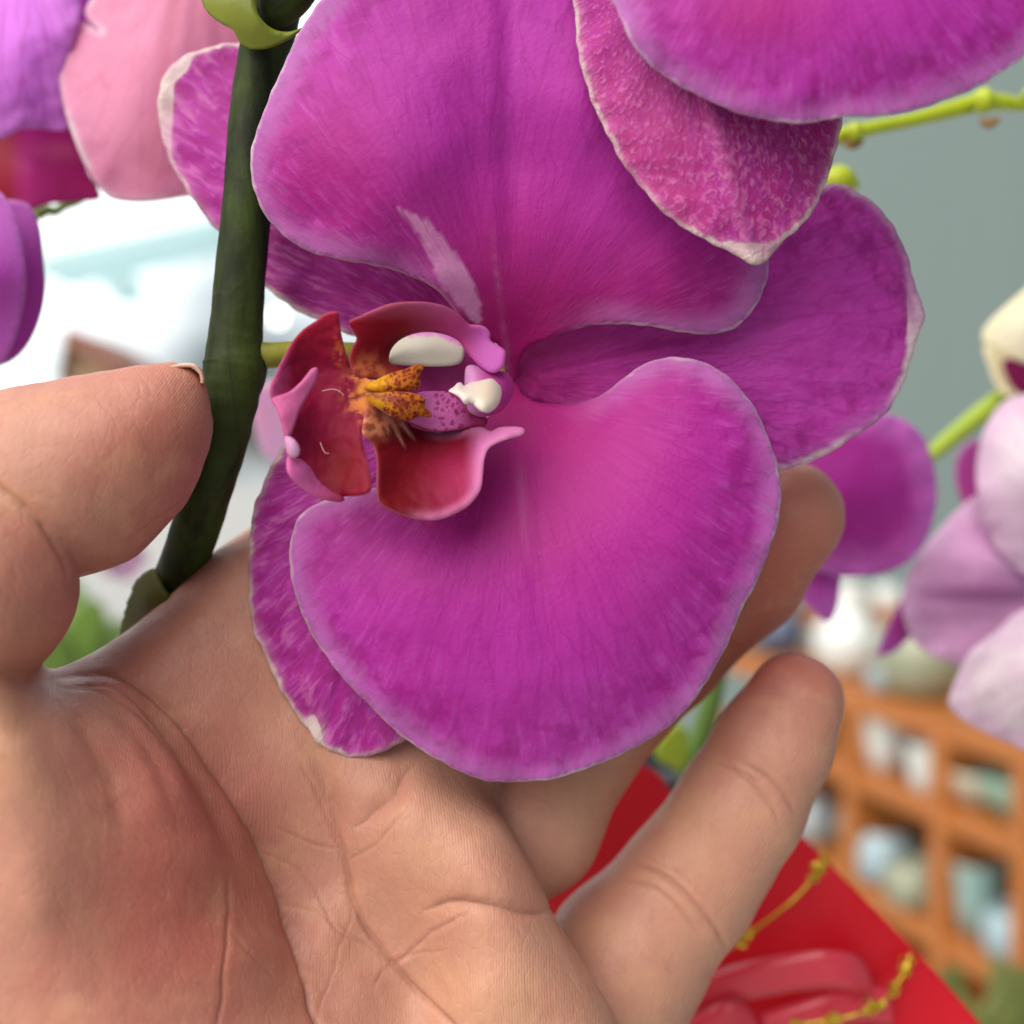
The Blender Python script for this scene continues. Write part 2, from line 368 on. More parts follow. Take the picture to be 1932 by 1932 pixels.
pot('cup', 1668, 1490, 47, 'white', 'larger white tapered pot in the shelf compartment left of a narrower white one', board=1, inset=.05)
pot('cup', 1748, 1530, 34, 'white', 'narrow white pot beside the larger white tapered pot', board=1, inset=.03)
pot('bowl', 1842, 1560, 52, 'cream', 'low cream bowl in front of the pale green bowl', 'bowl', board=1, inset=.05)
pot('bowl', 1925, 1590, 62, 'pale_green', 'pale green bowl beside the low cream bowl', 'bowl', board=1, inset=.06)
pot('jar', 1665, 1660, 50, 'pale_blue', 'round pale blue jar on the lowest visible shelf board', 'jar', board=2, inset=.05)
pot('jar', 1722, 1700, 42, 'sage', 'sage green jar crowded against the round pale blue jar', 'jar', board=2, inset=.03)
pot('cup', 1835, 1760, 50, 'teal', 'pale teal pot at the lower right of the shelf', board=2, inset=.05)
pot('jar', 1915, 1780, 46, 'pale_blue', 'bluish grey jar to the right of the pale teal pot', 'jar', board=2, inset=.04)
pot('jar', 1530, 1540, 40, 'grey', 'grey blue jar glimpsed beside the little finger', 'jar', board=2, inset=.05)
pot('jar', 1478, 1420, 34, 'navy', 'dark navy jar half hidden behind the fingertip', 'jar', board=1, inset=.05)
pot('vase', 1598, 1300, 54, 'white', 'big round white vase on top of the shelf above the fingertip', 'vase', board=0, inset=.08)
pot('vase', 1735, 1330, 66, 'sage', 'large sage green vase on top of the shelf under the pink orchid', 'vase', board=0, inset=.07)
pot('jar', 1592, 1560, 30, 'cream', 'small cream jar between the grey blue jar and the round pale blue jar', 'jar', board=2, inset=.10)
pot('cup', 1788, 1725, 32, 'white', 'small white cup tucked left of the pale teal pot', 'cup', board=2, inset=.10)
pot('jar', 1665, 1315, 26, 'pale_blue', 'little pale blue jar between the two big vases on the shelf top', 'jar', board=0, inset=.05)
pot('cup', 1715, 1500, 26, 'sage', 'small sage green pot at the back between the two white pots', board=1, inset=.13)
pot('bowl', 1880, 1550, 44, 'teal', 'teal bowl at the back behind the pale green bowl', 'bowl', board=1, inset=.14)
pot('vase', 1470, 1270, 40, 'navy', 'dark navy vase on the shelf top between the fingers', 'vase', board=0, inset=.08)
pot('vase', 1375, 1350, 50, 'white', 'white vase seen in the gap left of the little finger', 'vase', board=0, inset=.04)

# taller pots on a farther stand
stand = empty('wooden_stand'); tag(stand, 'brown wooden stand far behind the shelf with white crocks on it', 'stand')
b0 = P1(1480, 1185, 230)
box('stand_top', b0, (.45, .0, 0), (0, .3, 0), (0, 0, .02), WD, stand, .003)
for x in (.0, .41): box('leg', b0 + Vector((x, .01, -.9)), (.04, 0, 0), (0, .04, 0), (0, 0, .899), WD, stand)
for u, r, k, lab in ((1598, 34, 'jar', 'white crock behind the magenta orchid petal tip'), (1672, 30, 'jar', 'second white crock right of the petal tip near the pale pink flower'), (1505, 36, 'vase', 'grey vase behind the dark fingertip')):
    kk = r / F * 2.45; loc = P1(u, 1185, 245); o = empty('crock'); o.location = (loc.x, b0.y + .15, b0.z + .0203); tag(o, lab, 'crock', 'crocks on the far stand')
    lathe('pot_wall', [(a * kk, c * kk) for a, c in PROF[k]], (0, 0, 0), cer['grey' if k == 'vase' else 'white'], o, 28)

# ---------------- far left: white stall roof, terracotta gable, small stand-in for a glint, greenery
m_white = simple('white_canvas', (.85, .88, .90), .8, .2, 0, 2, .03)
m_terra = simple('terracotta_board', (.36, .17, .13), .8, .2, 0, 3, .15)
m_cyan = simple('pale_cyan_sheet', (.72, .88, .90), .6, .2, 0, 2, .03, trans=.6)
gb = empty('market_hut'); tag(gb, 'small brown gabled hut far away above the thumb', 'hut')
def prism(name, pts, d, dep, mat, parent):
    f = [P1(u, v, d) for u, v in pts]; b = [p + Vector((0, dep, 0)) for p in f]; n = len(pts)
    return mesh(name, f + b, [tuple(range(n))[::-1], tuple(range(n, 2 * n))] + [(i, (i + 1) % n, n + (i + 1) % n, n + i) for i in range(n)], mat, parent, smooth=False)
prism('gable_wall', [(112, 690), (118, 645), (205, 700), (205, 860), (105, 860)], 160, .2, simple('tan_board', (.40, .27, .17), .8, .2), gb)
prism('roof', [(104, 720), (120, 612), (134, 622), (235, 690), (240, 715), (124, 645)], 158, .26, m_terra, gb)
aw = empty('awning'); tag(aw, 'white and pale cyan awning against the bright sky left of the stem', 'awning')
prism('awning_sheet', [(70, 480), (420, 405), (425, 440), (70, 520)], 400, .3, m_cyan, aw)
prism('awning_valance', [(185, 530), (250, 520), (262, 555), (215, 570)], 399, .1, m_cyan, aw)
glintm = NT('glint_glow'); glintm.set(Base_Color=(1, 1, 1, 1), Emission_Color=(1, .97, .9, 1), Emission_Strength=4.)  # made-up glowing object with cord, in place of a blurred glint
lb = empty('glint_stand_in'); tag(lb, 'small glowing stand-in for a bright glint beside the dark stem', 'glint')
lp = P1(524, 601, 300)
lathe('glint_body', [(0, -.013), (.009, -.010), (.013, 0), (.010, .010), (.005, .016), (0, .020)], lp, glintm.m, lb, 20)
lathe('made_up_cord', [(.0, .021), (.002, .021), (.002, 1.2), (0, 1.2)], lp, simple('grey_cord', (.3, .3, .3)), lb, 8)

m_leaf = simple('orchid_leaf', (.20, .33, .06), .4, .5, .0005, 30, .25, trans=.35)
m_leafd = simple('dark_leaf', (.05, .13, .03), .45, .5, .0005, 30, .25, trans=.2)
def leafset(name, label, specs, mat, base, cat='plant', pot_=None):
    r = empty(name); tag(r, label, cat)
    for (u, v, d, du, dv, dd, wdt) in specs:
        p0 = P1(u, v, d); p1 = P1(u + du, v + dv, d + dd); mid = (p0 + p1) / 2 + Vector((0, 0, (p1 - p0).length * .18))
        n_ = 12; V = []; Fc = []; T = (p1 - p0).normalized(); sd_ = T.cross(Vector((.2, -1, .35))).normalized()
        for i in range(n_ + 1):
            t = i / n_; c = p0 * (1 - t) ** 2 + mid * 2 * t * (1 - t) + p1 * t * t; ww = wdt * .01 * (math.sin(math.pi * min(1, .12 + t * .88)) ** .6 + .02)
            for j in (-1, -.5, 0, .5, 1): V.append(c + sd_ * ww * j + Vector((0, 0, .15 * ww * abs(j))) )
        for i in range(n_):
            for j in range(4): a = i * 5 + j; Fc.append((a, a + 1, a + 6, a + 5))
        o = mesh('leaf', V, Fc, mat, r); md = o.modifiers.new('solid', 'SOLIDIFY'); md.thickness = .0015
    return r
leafset('leafy_plant', 'bright green leafy plant seen between the thumb and the palm', [(150, 1330, 62, -40, -240, 2, 1.6), (120, 1330, 60, 60, -200, 0, 1.4), (160, 1340, 64, 90, -170, 3, 1.5), (90, 1340, 58, 10, -150, -2, 1.4), (200, 1350, 66, 70, -90, 2, 1.3), (140, 1350, 57, -70, -110, 1, 1.3)], m_leaf, None)
leafset('potted_plant', 'olive green foliage low at the right beneath the shelf', [(1700, 2050, 70, -30, -220, 2, 1.5), (1750, 2050, 72, 60, -230, 2, 1.4), (1820, 2050, 74, -20, -150, 0, 1.6), (1850, 2050, 70, 80, -200, 2, 1.5), (1900, 2050, 72, 30, -230, 2, 1.8), (1640, 2050, 75, 20, -160, 2, 1.2), (1780, 2060, 78, -60, -210, 2, 1.2), (1860, 2060, 68, -50, -190, 2, 1.0), (1920, 2060, 76, -40, -260, 2, 1.3)], simple('olive_leaf', (.22, .25, .07), .5, .4, .0005, 30, .4, trans=.3), None)
m_bloom = simple('white_bloom', (.8, .74, .78), .6, .3, 0, 40, .05, trans=.3)
for (u, v, d, lab) in ((170, 1222, 64, 'cream round bloom among the green leaves below the thumb'),):
    o = empty('small_bloom'); tag(o, lab, 'flower'); o.location = P1(u, v, d)
    lathe('bloom_head', [(0, -.007), (.006, -.005), (.009, 0), (.007, .006), (0, .008)], (0, 0, 0), m_bloom, o, 20)
    lathe('bloom_stalk', [(0, -.06), (.001, -.06), (.001, -.006), (0, -.006)], (0, 0, 0), m_leafd, o, 8)
# ================================================================== COLOURS OF THE ORCHID
MAG = np.array((.46, .032, .385)); CRI = np.array((.38, .006, .13)); LIL = np.array((.46, .20, .62)); PNK = np.array((.66, .20, .42))
M_main = petal_mat('magenta_petal')
M_back = petal_mat('mottled_magenta_sepal', rimcol=(.78, .66, .62), rimw=.05, rimamp=.06, band=(.60, .26, .46), bandw=.2, bandk=.4, vein=.25, mstr=.24, mottle=.62, light=(.60, .17, .44), dark=(.34, .015, .17), trans=.22, mscale=9)
M_spot = petal_mat('speckled_pink_sepal', rimcol=(.78, .68, .62), rimw=.045, rimamp=.06, band=(.62, .25, .42), bandw=.2, bandk=.4, vein=.2, mottle=.66, mstr=.8, light=(.66, .18, .38), dark=(.40, .02, .15), trans=.2, mscale=12)
M_side = petal_mat('streaked_magenta_sepal', rimcol=(.76, .62, .64), rimw=.075, rimamp=.06, vein=.85, bandk=.35, bandw=.3, mottle=.16)
orchid = empty('orchid_plant'); tag(orchid, 'magenta orchid spray on a dark green stem with the bloom cradled in the palm', 'orchid')
flower = empty('flower', parent=orchid); tag(flower, 'large open magenta bloom with red lip resting on the fingers')
def radial_col(base_r=1.1, cr=CRI, mid=MAG, k=.9, extra=None):
    def f(A, ang, r, e):
        n = fbm(A, 1 / 260., 5, 2)
        t = np.exp(-(r / base_r) ** 1.6) * k
        c = lerp(mid, cr, np.clip(t + .14 * n, 0, 1))
        if extra: c = extra(A, ang, r, e, c)
        return c
    return f
# ---- petal A, upper
Aout = [(948, 668), (925, 640), (900, 612), (870, 598), (820, 545), (760, 515), (700, 500), (650, 492), (600, 480), (550, 455), (510, 420), (488, 380), (474, 330), (475, 280), (490, 230), (515, 170), (545, 100), (575, 45), (610, -5), (660, -60),
        (760, -120), (900, -150), (1050, -120), (1160, -40), (1260, 80), (1380, 280), (1440, 430), (1450, 490), (1448, 520), (1435, 560), (1410, 598), (1375, 624), (1340, 631), (1300, 628), (1240, 618), (1180, 612), (1130, 612), (1080, 622), (1030, 640), (985, 668), (975, 725), (955, 728)]
streak = np.array([(752, 392, 3), (775, 412, 9), (800, 430, 15), (822, 462, 20), (838, 492, 24), (858, 525, 27), (878, 555, 21), (892, 585, 13), (900, 612, 9), (908, 640, 6)], float)
def strk(A, ang, r, e, c):
    st = catmull(streak, 5, False); n = fbm(A, 1 / 11., 9, 3) * 5
    best = np.full(len(A), 1e9)
    for x, y, w_ in st: best = np.minimum(best, np.hypot(A[:, 0] - x, (A[:, 1] - y)) - w_)
    t = 1 - sstep(-2, 3, best + n * .9); c = lerp(c, (.60, .22, .50), t * .9) if False else c * (1 - t[:, None]) + np.array((.70, .30, .58)) * t[:, None]
    # pale thread along the fold
    x0 = 938 + 10 * np.sin(A[:, 1] / 90); t2 = np.exp(-((A[:, 0] - x0 - (A[:, 1] - 400) * .03) / 5.) ** 2) * sstep(380, 560, A[:, 1]) * .45 * (.6 + .8 * fbm(A, 1 / 20., 4, 2))
    t2 = np.clip(t2, 0, 1); c = c * (1 - t2[:, None]) + np.array((.62, .22, .5)) * t2[:, None]
    # deeper left lobe
    t3 = np.exp(-(((A[:, 0] - 610) / 150) ** 2 + ((A[:, 1] - 330) / 170) ** 2)) * .55; c = c * (1 - t3[:, None]) + CRI * t3[:, None]
    t4 = np.exp(-(((A[:, 0] - 1230) / 260) ** 2 + ((A[:, 1] - 580) / 120) ** 2)) * .6; c = c * (1 - t4[:, None]) + CRI * t4[:, None]
    return c
def reliefA(A, ang, r, e):
    x, y = A.T
    fold = -.022 * np.exp(-((x - 928 - (y - 300) * .02) / 20) ** 2) * sstep(700, 200, y) + .03 * np.exp(-((x - 962 - (y - 300) * .0) / 24) ** 2) * sstep(700, 250, y)
    rid = (.010 * np.sin(ang * 17 + .6) * sstep(.6, 3, r) + .004 * np.sin(ang * 31 + .5 * r) * sstep(1, 3, r)) * sstep(.1, 1, e) + .02 * fbm(A, 1 / 150., 11, 2)
    bl = -.05 * np.exp(-(((x - 810) / 45) ** 2 + ((y - 20) / 40) ** 2)) - .06 * np.exp(-(((x - 850) / 50) ** 2 + ((y - 110) / 55) ** 2))
    return fold + rid + bl
sheet('petal', Aout, [(950, 668, 15.7), (475, 300, 14.75), (545, 100, 14.7), (520, 430, 14.85), (650, 490, 14.7), (760, 515, 14.8), (700, 300, 14.15), (600, 250, 14.35), (820, 300, 14.2), (760, -100, 14.3), (945, 300, 14.6), (945, 0, 14.35),
      (1080, 200, 14.2), (1080, 420, 14.6), (1250, 380, 14.6), (1250, 540, 14.75), (1440, 440, 15.0), (1440, 540, 15.1), (1300, 626, 15.15), (1130, 611, 15.2), (1100, -100, 14.4), (870, 560, 14.95)],
      M_main, flower, (955, 690), color=radial_col(2.2, extra=strk), relief=reliefA, wave=(.10, 110), loose=.55)
# ---- petal B, lower
Bout = [(950, 722), (975, 722), (985, 742), (1010, 757), (1060, 763), (1110, 756), (1150, 736), (1190, 702), (1230, 681), (1280, 674), (1330, 685), (1380, 715), (1420, 765), (1445, 815), (1463, 862), (1473, 920), (1470, 970), (1455, 1030), (1430, 1090), (1400, 1150),
        (1370, 1220), (1330, 1290), (1290, 1345), (1240, 1385), (1180, 1420), (1110, 1449), (1040, 1470), (960, 1476), (890, 1465), (820, 1430), (760, 1390), (700, 1335), (640, 1270), (590, 1200), (560, 1130), (546, 1060), (550, 1010), (570, 970),
        (610, 945), (650, 935), (720, 915), (800, 880), (860, 850), (900, 810), (930, 770)]
def reliefB(A, ang, r, e):
    x, y = A.T
    xc = 975 + (y - 800) * .09
    fold = .018 * np.exp(-((x - xc - 12) / 14) ** 2) * sstep(780, 900, y) * sstep(1420, 1050, y) - .01 * np.exp(-((x - xc + 16) / 16) ** 2) * sstep(1300, 900, y)
    rid = (.008 * np.sin(ang * 15 + .4 * r) + .004 * np.sin(ang * 33 + 1 - .5 * r) + .02 * fbm(A, 1 / 150., 12, 2)) * sstep(1.2, 4.5, r) * sstep(.1, .8, e)
    return fold + rid
def colB(A, ang, r, e, c):
    x, y = A.T; xc = 985 + (y - 800) * .085
    t = np.exp(-((x - xc - 10) / 5) ** 2) * sstep(930, 1000, y) * sstep(1230, 1080, y) * .4
    t2 = np.exp(-((x - xc + 12) / 7) ** 2) * sstep(840, 930, y) * sstep(1100, 1000, y) * .22
    t5 = np.exp(-(((x - 900) / 260) ** 2 + ((y - 960) / 150) ** 2)) * .35
    for tt, cc in ((t5, CRI), (t, np.array((.27, .01, .15))), (t2, PNK)): c = c * (1 - tt[:, None]) + cc * tt[:, None]
    return c
sheet('petal', Bout, [(962, 728, 15.9), (1110, 756, 15.35), (1280, 674, 15.0), (1420, 765, 14.9), (1473, 920, 14.95), (1400, 1150, 14.9), (1240, 1385, 14.95), (960, 1476, 14.85), (760, 1390, 14.8), (590, 1200, 14.8), (546, 1040, 14.95), (650, 935, 15.05),
      (850, 860, 15.3), (1000, 900, 14.95), (1000, 1100, 14.4), (1250, 850, 14.6), (1300, 1050, 14.45), (800, 1100, 14.4), (1050, 1300, 14.4), (800, 1280, 14.5)],
      M_main, flower, (965, 735), color=radial_col(2.6, extra=colB), relief=reliefB, wave=(.09, 90), loose=.5)
# ---- sepal C, right
Cout = [(955, 690), (990, 628), (1100, 575), (1250, 540), (1400, 450), (1480, 395), (1530, 362), (1580, 347), (1630, 368), (1680, 418), (1712, 485), (1730, 545), (1743, 592), (1728, 650), (1702, 728), (1670, 780), (1620, 820), (1560, 855), (1510, 878), (1475, 888),
        (1410, 890), (1300, 860), (1150, 800), (1050, 765), (985, 748)]
def colC(A, ang, r, e, c):
    t = sstep(.16, .0, e + .10 * fbm(A, 1 / 18., 6, 3)) * 0
    x, y = A.T; t = np.exp(-(((x - 1745) / 26) ** 2 + ((y - 590) / 60) ** 2)); return c * (1 - t[:, None]) + np.array((.75, .6, .62)) * t[:, None]
sheet('sepal', Cout, [(962, 710, 15.95), (1150, 660, 15.85), (1300, 720, 15.75), (1580, 350, 15.9), (1740, 590, 15.8), (1560, 600, 15.5), (1450, 700, 15.6), (1620, 820, 15.8), (1475, 888, 15.85), (1600, 480, 15.6)], M_side, flower, (965, 715),
      color=radial_col(1.8, k=.85, mid=np.array((.53, .045, .42)), extra=colC), relief=lambda A, a, r, e: (.012 * np.sin(a * 22) + .006 * np.sin(a * 47 + 2)) * sstep(.8, 3, r) * sstep(.05, .6, e) + .05 * np.exp(-((a + .05) / .03) ** 2), wave=(.08, 70), loose=.8, pale=[(1738, 590, 22, 55)])
# ---- sepal D, upper left behind the stem
Dout = [(930, 660), (880, 560), (780, 380), (660, 230), (560, 130), (490, 88), (450, 80), (400, 88), (350, 105), (315, 135), (298, 175), (302, 230), (315, 290), (335, 330), (370, 385), (412, 437), (450, 490), (505, 545), (550, 580), (600, 605), (650, 628), (700, 640), (800, 660)]
sheet('sepal', Dout, [(930, 660, 15.9), (780, 400, 16.3), (560, 140, 16.6), (350, 105, 16.6), (298, 190, 16.7), (412, 437, 16.5), (550, 580, 16.2), (700, 640, 16.0), (500, 330, 16.2), (650, 500, 16.05)], M_back, flower, (940, 670),
      color=radial_col(1.6, k=.7, extra=lambda A, a, r, e, c: (lambda t: c * (1 - t[:, None]) + np.array((.72, .58, .58)) * t[:, None])(np.exp(-(((A[:, 0] - 300) / 24) ** 2 + ((A[:, 1] - 190) / 62) ** 2)))),
      relief=lambda A, a, r, e: .02 * np.sin(a * 40) * sstep(1, 3, r), wave=(.08, 60), loose=.8, pale=[(302, 195, 22, 62), (330, 120, 22, 22)])
# ---- sepal E, lower left
Eout = [(930, 790), (800, 780), (680, 790), (590, 805), (545, 832), (520, 865), (500, 900), (480, 960), (470, 1030), (468, 1100), (475, 1170), (495, 1230), (520, 1280), (550, 1335), (580, 1375), (597, 1400), (625, 1417), (660, 1427), (700, 1425), (740, 1412), (768, 1392), (860, 1300), (950, 1100), (965, 900)]
sheet('sepal', Eout, [(930, 790, 15.9), (545, 832, 15.75), (470, 1030, 15.6), (480, 1180, 15.5), (560, 1350, 15.35), (650, 1425, 15.25), (768, 1392, 15.3), (900, 1100, 15.6), (600, 1050, 15.35), (650, 1280, 15.1)], M_back, flower, (940, 760),
      color=radial_col(1.2, k=.6, extra=lambda A, a, r, e, c: (lambda t: c * (1 - t[:, None]) + np.array((.78, .66, .58)) * t[:, None])(np.exp(-(((A[:, 0] - 600) / 14) ** 2 + ((A[:, 1] - 1392) / 34) ** 2)))),
      relief=lambda A, a, r, e: (.02 * np.sin(a * 24) + .008 * np.sin(a * 52)) * sstep(1, 3, r) + .05 * np.exp(-(((A[:, 0] - 640 - (A[:, 1] - 1300) * -.3) / 9) ** 2)) * sstep(1150, 1300, A[:, 1]), wave=(.10, 60), loose=1., pale=[(592, 1385, 9, 30)])

# ================================================================== LIP AND COLUMN
def L(pts): return [(440 + x * .3255, 503 + y * .3255) + tuple(z) for x, y, *z in pts]
lipm = NT('lip_flesh'); col = lipm.n('Attribute', 0, {'attribute_name': 'Col'}); pet = lipm.n('Attribute', 1, {'attribute_name': 'pet'})
sp = lipm.t.nodes.new('ShaderNodeSeparateXYZ'); lipm.put(sp.inputs[0], pet); ob = lipm.n('TexCoord', 3)
nA = lipm.noise(ob, 320., 3., .6); nB = lipm.noise(ob, 1800., 2., .6)
c = lipm.mix(lipm.mix(col, (.20, .006, .02), lipm.rng(nA, .5, .85, 0., .3)), (.50, .14, .24), lipm.rng(sp.outputs[2], .0, .018, .3, 0.))
nn = lipm.bump(lipm.math('ADD', nA, lipm.math('MULTIPLY', nB, .4)), .00012)
lipm.set(Base_Color=c, Roughness=.5, Specular_IOR_Level=.13, Normal=nn)
tr = lipm.n('BsdfTranslucent', 0, Color=c); lipm.put(lipm.o.inputs[0], lipm.n('MixShader', 0, _0=.12, _1=lipm.b.outputs[0], _2=tr)); LM = lipm.m
RED = np.array((.22, .004, .014)); DRED = np.array((.13, .004, .010)); ROSE = np.array((.27, .007, .045)); LPK = np.array((.50, .10, .30)); YEL = np.array((.85, .42, .02)); ORG = np.array((.70, .18, .05))
def toc(A): return (A[:, 0] - 440) / .3255, (A[:, 1] - 503) / .3255
def mixc(c, t, b): t = np.clip(t, 0, 1)[:, None]; return c * (1 - t) + np.asarray(b) * t
def blot(A, s, seed, lo, hi): return sstep(lo, hi, fbm(A, 1 / s, seed, 3))
def col_mid(A, a, r, e):
    x, y = toc(A); c = np.tile(ROSE * .92, (len(A), 1)); c = mixc(c, sstep(650, 300, y) * .7, (.34, .008, .03))
    c = mixc(c, gau(x, y, 640, 1180, 150, 210) * .95, (.17, .004, .008))
    c = mixc(c, sstep(360, 230, x) * .5, LPK)
    g = np.exp(-np.hypot(x - 790, (y - 730) * .9) / 150) * 1.5; bl = blot(A, 16, 2, -.15, .25)
    c = mixc(c, sstep(.35, .75, g) * bl * .85, (.72, .22, .06)); c = mixc(c, sstep(.75, 1.1, g) * .8, (.78, .30, .05))
    c = mixc(c, gau(x, y, 620, 480, 30, 90) * blot(A, 9, 7, -.1, .2) * .8, ORG)
    ln = np.exp(-((y - 765 + (x - 700) * .33) / 13) ** 2) * sstep(560, 660, x) * sstep(800, 760, x); c = mixc(c, ln * .9, (.16, .005, .02))
    ln = np.exp(-((x - 468 - ((y - 1000) * .06) ) / 6) ** 2) * sstep(980, 1020, y) * sstep(1200, 1120, y); c = mixc(c, ln * .8, DRED)
    return c
lmid = sheet('lip_midlobe', L([(600, 262), (540, 270), (470, 320), (400, 370), (340, 440), (290, 530), (240, 630), (215, 700), (218, 760), (250, 820), (280, 900), (300, 960), (312, 1010), (313, 1090), (318, 1180), (380, 1265), (480, 1328), (560, 1353), (630, 1363), (640, 1335), (700, 1331), (765, 1322), (800, 1290),
       (795, 1200), (770, 1100), (752, 1030), (748, 970), (765, 900), (800, 830), (850, 790), (850, 690), (760, 640), (690, 590), (665, 535), (645, 470), (625, 380), (615, 290)]),
      L([(600, 262, 13.75), (400, 370, 13.9), (240, 630, 13.85), (218, 740, 13.75), (300, 960, 13.7), (315, 1100, 13.85), (450, 1300, 13.9), (630, 1350, 13.95), (790, 1290, 13.75), (750, 1000, 14.05), (800, 740, 14.25), (665, 530, 14.15), (640, 450, 13.95), (450, 600, 14.3), (500, 800, 14.2), (450, 950, 14.05), (560, 1100, 14.15), (660, 1200, 14.0), (350, 700, 14.1), (620, 700, 14.2)]),
      LM, flower, L([(800, 730)])[0], color=col_mid, step=4.5, thick=.06, wave=(.04, 30))
tag(lmid, 'crimson middle lobe of the lip')
fold = sheet('lip_fold', L([(485, 585), (455, 592), (425, 628), (385, 675), (320, 728), (222, 768), (248, 825), (278, 905), (298, 985), (330, 985), (352, 930), (385, 840), (425, 760), (460, 700), (488, 650), (493, 610)]),
      L([(485, 590, 13.75), (385, 680, 13.7), (222, 768, 13.66), (298, 985, 13.52), (352, 900, 13.62), (440, 740, 13.85), (300, 850, 13.5)]), LM, flower, step=4, thick=.08,
      color=lambda A, a, r, e: mixc(np.tile(LPK * np.array((1.05, 1.1, .95)), (len(A), 1)), .35 * fbm(A, 1 / 30., 2, 2), ROSE))
tag(fold, 'pale pink upturned fold of the lip')
sheet('lip_tip', L([(300, 985), (340, 990), (375, 1025), (388, 1065), (375, 1100), (345, 1110), (315, 1090), (303, 1040)]), [L([(345, 1050)])[0] + (13.5,)], LM, flower, step=4, pillow=.09, color=(.60, .28, .50))
sheet('lip_curl', L([(315, 1102), (350, 1112), (400, 1125), (455, 1180), (500, 1245), (560, 1295), (640, 1340), (628, 1364), (560, 1357), (475, 1333), (378, 1270), (314, 1190)]),
      L([(315, 1102, 13.62), (455, 1180, 13.85), (500, 1245, 13.86), (640, 1340, 13.9), (560, 1357, 13.75), (378, 1270, 13.6), (400, 1190, 13.55)]), LM, flower, step=4, thick=.08,
      color=lambda A, a, r, e: mixc(np.tile(LPK * 1.1, (len(A), 1)), sstep(380, 640, toc(A)[0]) * .8, ROSE))
def col_up(A, a, r, e):
    x, y = toc(A); c = np.tile(RED * 1.15, (len(A), 1)); c = mixc(c, sstep(950, 1350, x) * .95, (.52, .06, .26)); c = mixc(c, sstep(1300, 1480, x), (.50, .10, .42))
    c = mixc(c, sstep(330, 230, y) * .25, PNK)
    g = np.exp(-np.hypot(x - 790, y - 640) / 130) * 1.5; bl = blot(A, 13, 12, -.2, .2); c = mixc(c, sstep(.3, .8, g) * (.35 + .6 * bl), (.66, .17, .07))
    for k, (rx, ry) in enumerate(((205, 170), (235, 200), (262, 225))):
        rr = np.hypot((x - 1110) / rx, (y - 510) / ry); c = mixc(c, np.exp(-((rr - 1) / .045) ** 2) * sstep(1060, 900, x) * sstep(640, 540, y) * .75, (.20, .004, .016))
    rr = np.hypot((x - 1120) / 235, (y - 490) / 125); c = mixc(c, sstep(1.12, .98, rr) * .7 * sstep(1300, 1150, x), DRED)
    return c
lu = sheet('lip_side_lobe', L([(670, 320), (740, 285), (830, 245), (920, 215), (1030, 205), (1140, 210), (1240, 235), (1310, 280), (1365, 332), (1410, 338), (1460, 350), (1490, 385), (1495, 432), (1570, 480), (1578, 520), (1560, 590), (1500, 617), (1430, 580), (1395, 545), (1350, 495),
      (1310, 435), (1235, 395), (1130, 378), (1040, 390), (965, 425), (918, 475), (902, 530), (915, 570), (990, 590), (980, 620), (900, 650), (800, 655), (740, 640), (690, 600), (672, 535), (690, 470), (715, 420), (695, 370)]),
      L([(670, 320, 13.9), (920, 215, 13.75), (1140, 210, 13.9), (1310, 280, 14.25), (1410, 340, 14.45), (1490, 400, 14.55), (1570, 520, 14.45), (1500, 617, 14.4), (1395, 545, 14.5), (1310, 435, 14.6), (1130, 378, 14.5), (960, 425, 14.5), (905, 530, 14.6), (980, 610, 14.4), (760, 640, 14.2), (690, 560, 14.1), (710, 430, 13.95), (850, 400, 14.15), (1050, 300, 14.05), (1250, 330, 14.25)]),
      LM, flower, L([(800, 700)])[0], color=col_up, step=4.5, thick=.06)
tag(lu, 'red arched upper side lobe of the lip')
wm = simple('white_lobe_base', (.70, .66, .60), .5, .3, .0001, 300, .03)
wmn = NT('white_lobe'); cc = wmn.n('Attribute', 0, {'attribute_name': 'Col'}); wmn.set(Base_Color=cc, Roughness=.45, Subsurface_Weight=.3, Subsurface_Scale=.002, Specular_IOR_Level=.35)
def col_w(A, a, r, e):
    x, y = toc(A); c = np.tile((.46, .43, .36), (len(A), 1)); t = sstep(430 + 40 * 0, 400, y + 14 * fbm(A, 1 / 7., 3, 3) - np.clip(x - 1180, 0, 400) * .42); return mixc(c, t * .9, (.52, .10, .45))
lw = sheet('lip_side_lobe', L([(896, 530), (915, 465), (975, 410), (1050, 382), (1150, 375), (1250, 395), (1330, 440), (1345, 480), (1330, 545), (1285, 570), (1200, 578), (1080, 577), (980, 570), (915, 562)]),
      L([(1110, 380, 14.8), (900, 530, 14.6), (1340, 490, 14.75), (1100, 577, 14.55), (1110, 480, 14.62), (1250, 560, 14.6)]), wmn.m, flower, step=4, thick=.1, color=col_w)
tag(lw, 'white inner side lobe framed by the red arch')
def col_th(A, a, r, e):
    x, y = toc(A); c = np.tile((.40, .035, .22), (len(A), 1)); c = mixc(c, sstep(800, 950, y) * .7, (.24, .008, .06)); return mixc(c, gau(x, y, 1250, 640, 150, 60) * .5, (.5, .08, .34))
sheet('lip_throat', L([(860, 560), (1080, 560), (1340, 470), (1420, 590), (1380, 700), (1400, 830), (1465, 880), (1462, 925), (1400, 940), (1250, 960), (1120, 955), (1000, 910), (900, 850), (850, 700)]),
      L([(860, 560, 14.7), (1340, 470, 15.0), (1400, 830, 14.95), (1462, 925, 14.8), (1120, 955, 14.6), (900, 850, 14.6), (1200, 700, 15.05)]), LM, flower, step=5, color=col_th)
